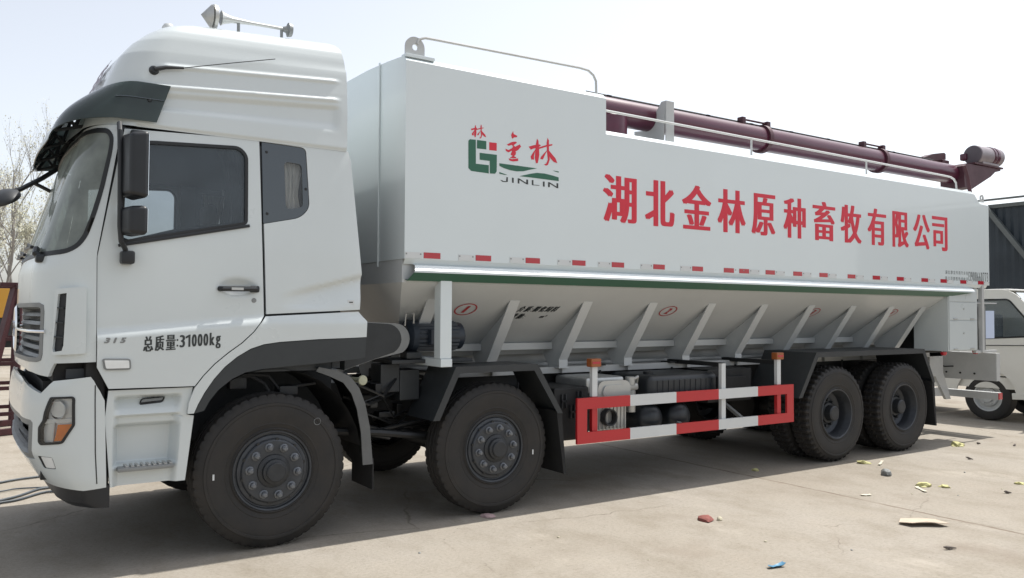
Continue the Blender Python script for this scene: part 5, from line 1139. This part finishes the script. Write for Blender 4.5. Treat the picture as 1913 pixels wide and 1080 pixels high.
# white and yellow lorry cab parked far behind
pw = mat('far_white_paint', (.7, .71, .71), .4, coat=.2, var=.05); py_ = mat('far_yellow_paint', (.55, .28, .03), .45, coat=.2); gl_ = mat('far_window_glass', (.03, .038, .045), .12, coat=.5)
fx, fy = -.03, 22.0
ft_ = empty('far_lorry', (fx, fy, 0), 'white lorry with a yellow body parked far beyond the red trestle', 'truck')
def kf(mb, n, m, sm_=30): o = mb.build(n, m, None, sm_); o.parent = ft_; o.matrix_parent_inverse = Matrix.Translation(-Vector(ft_.location)); return o
b = MB(); b.prism(fillet([(-.98, .75), (1.2, .75), (1.2, 2.42), (-.72, 2.44), (-.95, 1.65)], .1), lambda u, v, d: (fx + .25 + u, d, v), fy, fy + 2.1); kf(b, 'cab', pw)
b = MB(); b.prism(fillet([(-.62, 1.6), (.10, 1.6), (.10, 2.22), (-.50, 2.22)], .06), lambda u, v, d: (fx + .25 + u, d, v), fy - .012, fy - .004); b.prism(fillet([(.22, 1.6), (1.1, 1.6), (1.1, 2.22), (.22, 2.22)], .06), lambda u, v, d: (fx + .25 + u, d, v), fy - .012, fy - .004); kf(b, 'window', gl_)
b = MB(); b.box(fx - 2.4, fx - .74, fy - .1, fy + 2.2, 1.45, 2.35, .04); kf(b, 'yellow_body', py_); b = MB(); b.box(fx - 2.3, fx - .78, fy, fy + 2.1, .8, 1.45, .03); kf(b, 'lower_body', M['guard'])
b = MB(); b.box(fx - 2.35, fx + 1.4, fy + .2, fy + 1.9, .55, .78); b.box(fx - .7, fx + 1.4, fy + .02, fy + 2.05, .62, .76, .02); kf(b, 'chassis', M['chassis'])
for x in (fx - 1.6, fx + .55):
    for y in (fy + .02, fy + 1.8):
        b = MB(); b.lathe([(.26, .0), (.30, -.02), (.42, -.02), (.48, .02), (.48, .24), (.42, .28), (.26, .28), (.2, .1), (0, .08)], (x, y, .48), (0, 1, 0), 36); kf(b, 'wheel', M['tyre'])
        b = MB(); b.lathe([(.25, .01), (.22, .05), (.12, .04), (.1, .0), (0, .0)], (x, y - .002, .48), (0, 1, 0), 28); kf(b, 'hub', M['rim'])
# low cream wall at the end of the yard
wl = mat('cream_wall_render', (.46, .42, .33), .85, var=.18, vscale=1.2, bump=.2)
b = MB(); b.box(-40, 60, 60, 60.3, 0, 1.2); b.box(-40, 60, 59.94, 60.36, 1.2, 1.3); tag(b.build('boundary_wall', wl, None, 0), 'low cream rendered wall closing the yard far behind the trees', 'wall')
# bare spring trees
bark = mat('bare_bark_hazed', (.30, .285, .265), .9, var=.3, vscale=4); bud = mat('spring_buds', (.36, .36, .24), .8, var=.35, vscale=.8, col2=(.47, .46, .40))  # bark colour is paled to stand for haze and overexposure
def tree(x, y, h, seed, leafy, label):
    rnd = random.Random(seed); root = empty('bare_tree', (x, y, 0), label, 'tree', 'bare trees beyond the yard'); T = MB(); Lf = MB(); tips = []
    def grow(p, d, L, r, lv):
        n = 4; pts = [p.copy()]; rr = [r]
        for i in range(n):
            d = (d + Vector((rnd.gauss(0, .09), rnd.gauss(0, .09), .05 if lv else 0))).normalized(); p = p + d * L / n; pts.append(p.copy()); rr.append(r * (1 - .42 * (i + 1) / n))
        T.tube(pts, rr, 6 if lv < 2 else 4, False)
        if lv >= 2: tips.extend(pts[1:])
        if lv < 4:
            k = (7, 6, 5, 3)[lv]
            for i in range(k):
                t = .35 + .65 * (i + rnd.random()) / k if lv else .28 + .70 * (i + .5) / k
                j = min(n - 1, int(t * n)); q = pts[j].lerp(pts[j + 1], t * n - j); a = rnd.uniform(0, 6.283); sp = rnd.uniform(.45, .8) if lv else rnd.uniform(.35, .7)
                e = Vector((math.cos(a) * math.sin(sp), math.sin(a) * math.sin(sp), math.cos(sp)))
                e = (d * .7 + e).normalized() if lv else e
                grow(q, e, L * rnd.uniform(.42, .62) * (1 - .3 * t if lv == 0 else 1), rr[j] * .52, lv + 1)
    grow(Vector((0, 0, -.1)), Vector((rnd.gauss(0, .03), rnd.gauss(0, .03), 1)).normalized(), h * .74, h * .007 + .015, 0)
    for p in tips:
        for _ in range(leafy):
            if rnd.random() < (.75 if p.z < h * .72 else .25):
                c = p + Vector((rnd.gauss(0, .12), rnd.gauss(0, .12), rnd.gauss(0, .12))); s = rnd.uniform(.022, .055); a = Vector((rnd.gauss(0, 1), rnd.gauss(0, 1), rnd.gauss(0, 1))).normalized(); bb = a.orthogonal().normalized()
                if c.z > .4: Lf.add([c - a * s, c + bb * s * .6, c + a * s, c - bb * s * .6], [(0, 1, 2, 3)])
    t = T.build('trunk', bark, None, 60); t.parent = root
    if Lf.f: l = Lf.build('crown', bud, None, 0); l.parent = root
tree(-2.6, 31, 9.5, 1, 1, 'tall bare tree at the left edge of the photo with few buds')
tree(-1.2, 27, 6.4, 2, 3, 'shorter tree full of pale buds beside the front of the cab')
tree(-.2, 34, 9.8, 3, 2, 'tall slender tree half hidden behind the windscreen')
tree(.6, 29, 6.6, 4, 2, 'budding tree mostly hidden behind the cab')
tree(-2.0, 37, 8.0, 5, 3, 'budding tree standing between the two nearest ones, farther back')
tree(-.9, 41, 8.5, 6, 2, 'farthest thin tree seen between the budding crowns')
tree(-4.2, 28, 8.8, 7, 2, 'bare tree just left of the photo\'s edge')

# ================================================================== RIGHT BACKGROUND
# light lorry, nose towards -y, seen from its right flank
lx, wy = 11.72, -.24
lt = empty('light_lorry', (lx, wy, 0), 'cream white light lorry parked behind the tail of the feed lorry', 'truck')
cw = mat('cream_white_paint', (.66, .65, .60), .35, coat=.35, var=.05, vscale=2)
def kl(mb, n, m, sm_=35): o = mb.build(n, m, None, sm_); o.parent = lt; o.matrix_parent_inverse = Matrix.Translation(-Vector(lt.location)); return o
SY = lambda u, v, d: (d, u, v)
prof = [(.75, .62), (.75, 2.03, .1), (.55, 2.105, .1), (-.62, 2.09, .2), (-1.22, 1.42, .12), (-1.36, .95, .1), (-1.36, .50, .05), (-.72, .50)]
arch = [(wy + .47 * math.cos(a), .37 + .47 * math.sin(a)) for a in [math.pi * (0.06 + .88 * i / 12) for i in range(13)]]
cabp = fillet([(.75, .50, .02), (.75, 2.03, .1), (.55, 2.105, .1), (-.62, 2.09, .2), (-1.22, 1.42, .12), (-1.36, .95, .1), (-1.36, .50, .05)], .08) + [(y, z) for y, z in sorted(arch)]
winp = fillet([(.62, 1.32), (.62, 1.93), (-.58, 1.94), (-1.08, 1.36, .1), (-.2, 1.30, .2)], .06)
panel('side_skin', cw, cabp, lambda u, v: (lx + .07 * sm((v - 1.2) / .9), u, v), None, holes=[winp], grid=.06, thick=.03, centre=(14, 0, 1)).parent = lt
lt_kids = [o for o in lt.children]
for o in lt_kids: o.matrix_parent_inverse = Matrix.Translation(-Vector(lt.location))
b = MB(); secs = [[(d, u, v) for u, v in fillet([(.74, .7, .02), (.74, 2.02, .1), (.55, 2.10, .1), (-.62, 2.085, .2), (-1.21, 1.42, .12), (-1.35, .95, .1), (-1.35, .7, .05)], .08)] for d in (lx + 1.63, lx + 1.7)]
n = len(secs[0]); b.add(secs[0] + secs[1], [tuple(range(n)), tuple(range(n, 2 * n))[::-1]] + [(i, (i + 1) % n, n + (i + 1) % n, n + i) for i in range(n)])
sk = fillet([(.55, 2.10, .1), (-.62, 2.085, .2), (-.66, 2.05, .05)], .05)
b.box(lx + .10, lx + 1.65, -.58, .6, 2.06, 2.10, .02); b.box(lx + .05, lx + 1.65, .70, .74, .7, 2.05); b.box(lx + .02, lx + 1.66, -1.36, -1.30, .52, 1.36, .03); b.box(lx + .06, lx + 1.64, -1.2, .7, .72, .78)
kl(b, 'cab_shell', cw)
b = MB(); b.box(lx + .062, lx + .068, -1.02, .62, 1.31, 1.94); 
panel('side_window', M['pane'], offset(winp, -.012), lambda u, v: (lx + .012 + .07 * sm((v - 1.2) / .9), u, v), None, grid=.1, thick=0, centre=(14, 0, 1))
sw = [o for o in C.objects if o.name.startswith('side_window')][0]; sw.parent = lt; sw.matrix_parent_inverse = Matrix.Translation(-Vector(lt.location))
b = MB(); wr = offset(winp, -.004); b2 = offset(winp, .022)
f_ = panel('window_seal', M['gasket'], wr, lambda u, v: (lx + .07 * sm((v - 1.2) / .9), u, v), None, holes=[b2], grid=.08, thick=.02, off=.004, centre=(14, 0, 1)); f_.parent = lt; f_.matrix_parent_inverse = Matrix.Translation(-Vector(lt.location))
b = MB(); b.add([(lx + .12, -.66, 2.04), (lx + 1.58, -.66, 2.04), (lx + 1.62, -1.2, 1.42), (lx + .08, -1.2, 1.42)], [(0, 1, 2, 3)]); kl(b, 'windscreen', M['screen'], 0)
b = MB(); b.box(lx + .25, lx + .75, -.3, .2, .95, 1.15, .05); b.box(lx + .25, lx + .75, .15, .3, 1.1, 1.7, .05); b.box(lx + .95, lx + 1.45, -.3, .2, .95, 1.15, .05); b.box(lx + .95, lx + 1.45, .15, .3, 1.1, 1.7, .05); kl(b, 'seat', M['seat'])
b = MB(); b.tube([(lx - .006, -.95, 1.22), (lx - .006, .0, 1.19), (lx - .006, .6, 1.19)], .006, 6); b.box(lx - .012, lx - .002, .16, .28, 1.08, 1.11, .004); kl(b, 'door_trim', M['gasket'])
b = MB(); b.bar((lx + .02, wy - .4, .42), (lx + .02, -1.3, .46), .06, .1, .01); b.box(lx + .05, lx + 1.6, -1.1, .72, .52, .70); kl(b, 'sill', cw)
for y in (wy, 2.4):
    for s, x in ((1, lx + .06), (-1, lx + 1.62)):
        b = MB(); b.lathe([(.215, .03), (.225, .0), (.25, -.012), (.32, -.012), (.355, .0), (.372, .03), (.372, .17), (.355, .2), (.24, .2)], (x, y, .372), (s, 0, 0), 48); w_ = kl(b, 'wheel', M['tyre'])
        b = MB(); b.lathe([(.222, .03), (.225, .0), (.21, .002), (.195, .05), (.15, .055), (.14, .02), (.1, .015), (.085, .02), (.08, -.01), (.0, -.015)], (x, y, .372), (s, 0, 0), 40)
        for i in range(6): a = math.pi * i / 3; b.lathe([(0, -.01), (.012, -.008), (.014, .02)], (x, y + .115 * math.cos(a), .372 + .115 * math.sin(a)), (s, 0, 0), 8)
        kl(b, 'rim', M['grey_white'])
b = MB(); b.box(lx - .02, lx + 1.72, -1.46, -1.36, .42, .66, .03); kl(b, 'bumper', M['midplastic'])
for x in (lx + .08, lx + 1.38):
    b = MB(); b.box(x, x + .26, -1.385, -1.36, .78, .95, .02); kl(b, 'headlight', M['lampsilver'])
b = MB(); b.box(lx + .45, lx + 1.27, -1.375, -1.355, .80, .93, .01); kl(b, 'grille', M['plastic'])
for x, s in ((lx - .1, -1), (lx + 1.8, 1)):
    b = MB(); b.tube([(x - s * .12, -1.05, 1.40), (x, -1.15, 1.45), (x + s * .04, -1.18, 1.55)], .012, 6); b.box(x - .05 + s * .04, x + .05 + s * .04, -1.22, -1.16, 1.5, 1.75, .02); kl(b, 'wing_mirror', M['plastic'])
b = MB(); b.tube([(lx - .004, .66, .75), (lx - .004, .66, 1.25), (lx + .06, .66, 1.98)], .005, 6); kl(b, 'door_gap', M['gasket'])
b = MB(); b.box(lx + .3, lx + 1.4, .75, 5.0, .55, .75); kl(b, 'chassis', M['chassis']); b = MB(); b.box(lx - .02, lx + 1.75, .85, 5.0, .76, .86); b.box(lx - .02, lx + .02, .85, 5.0, .86, 1.25); b.box(lx + 1.71, lx + 1.75, .85, 5.0, .86, 1.25); kl(b, 'load_bed', cw)
# open shed with dark sheeting
sh_ = empty('steel_shed', (26, 2, 0), 'dark sheeted steel shed with a slanting pale brace behind the light lorry', 'shed')
dk = mat('dark_sheeting', (.028, .04, .052), .6, var=.25, vscale=1.2, bump=.1); dg = mat('shed_steel', (.12, .135, .135), .55, var=.2, vscale=3)
def ks(mb, n, m, sm_=30): o = mb.build(n, m, None, sm_); o.parent = sh_; o.matrix_parent_inverse = Matrix.Translation(-Vector(sh_.location)); return o
b = MB(); b.sheet([[(26 + .04 * (k % 2), -14 + k * .12, z) for k in range(185)] for z in (0, 5.30)]); ks(b, 'cladding', dk, 0)
b = MB(); b.add([(26.06, -14, 5.28), (26.06, 8.2, 5.28), (40, 8.2, 4.4), (40, -14, 4.4)], [(0, 1, 2, 3)]); b.box(25.84, 25.9, -14, 7.4, 5.44, 5.50); ks(b, 'roof', dg)
b = MB(); b.box(25.95, 26.0, -14, 7.2, 5.20, 5.32); ks(b, 'eaves_beam', dg)
b = MB(); b.bar((25.9, 6.7, 5.2), (25.9, 3.4, .6), .16, .14); ks(b, 'brace', dg)
for y in (7.9, 2.5, -3, -8.5):
    b = MB(); b.box(25.8, 25.95, y, y + .15, 0, 5.25); ks(b, 'column', dg)
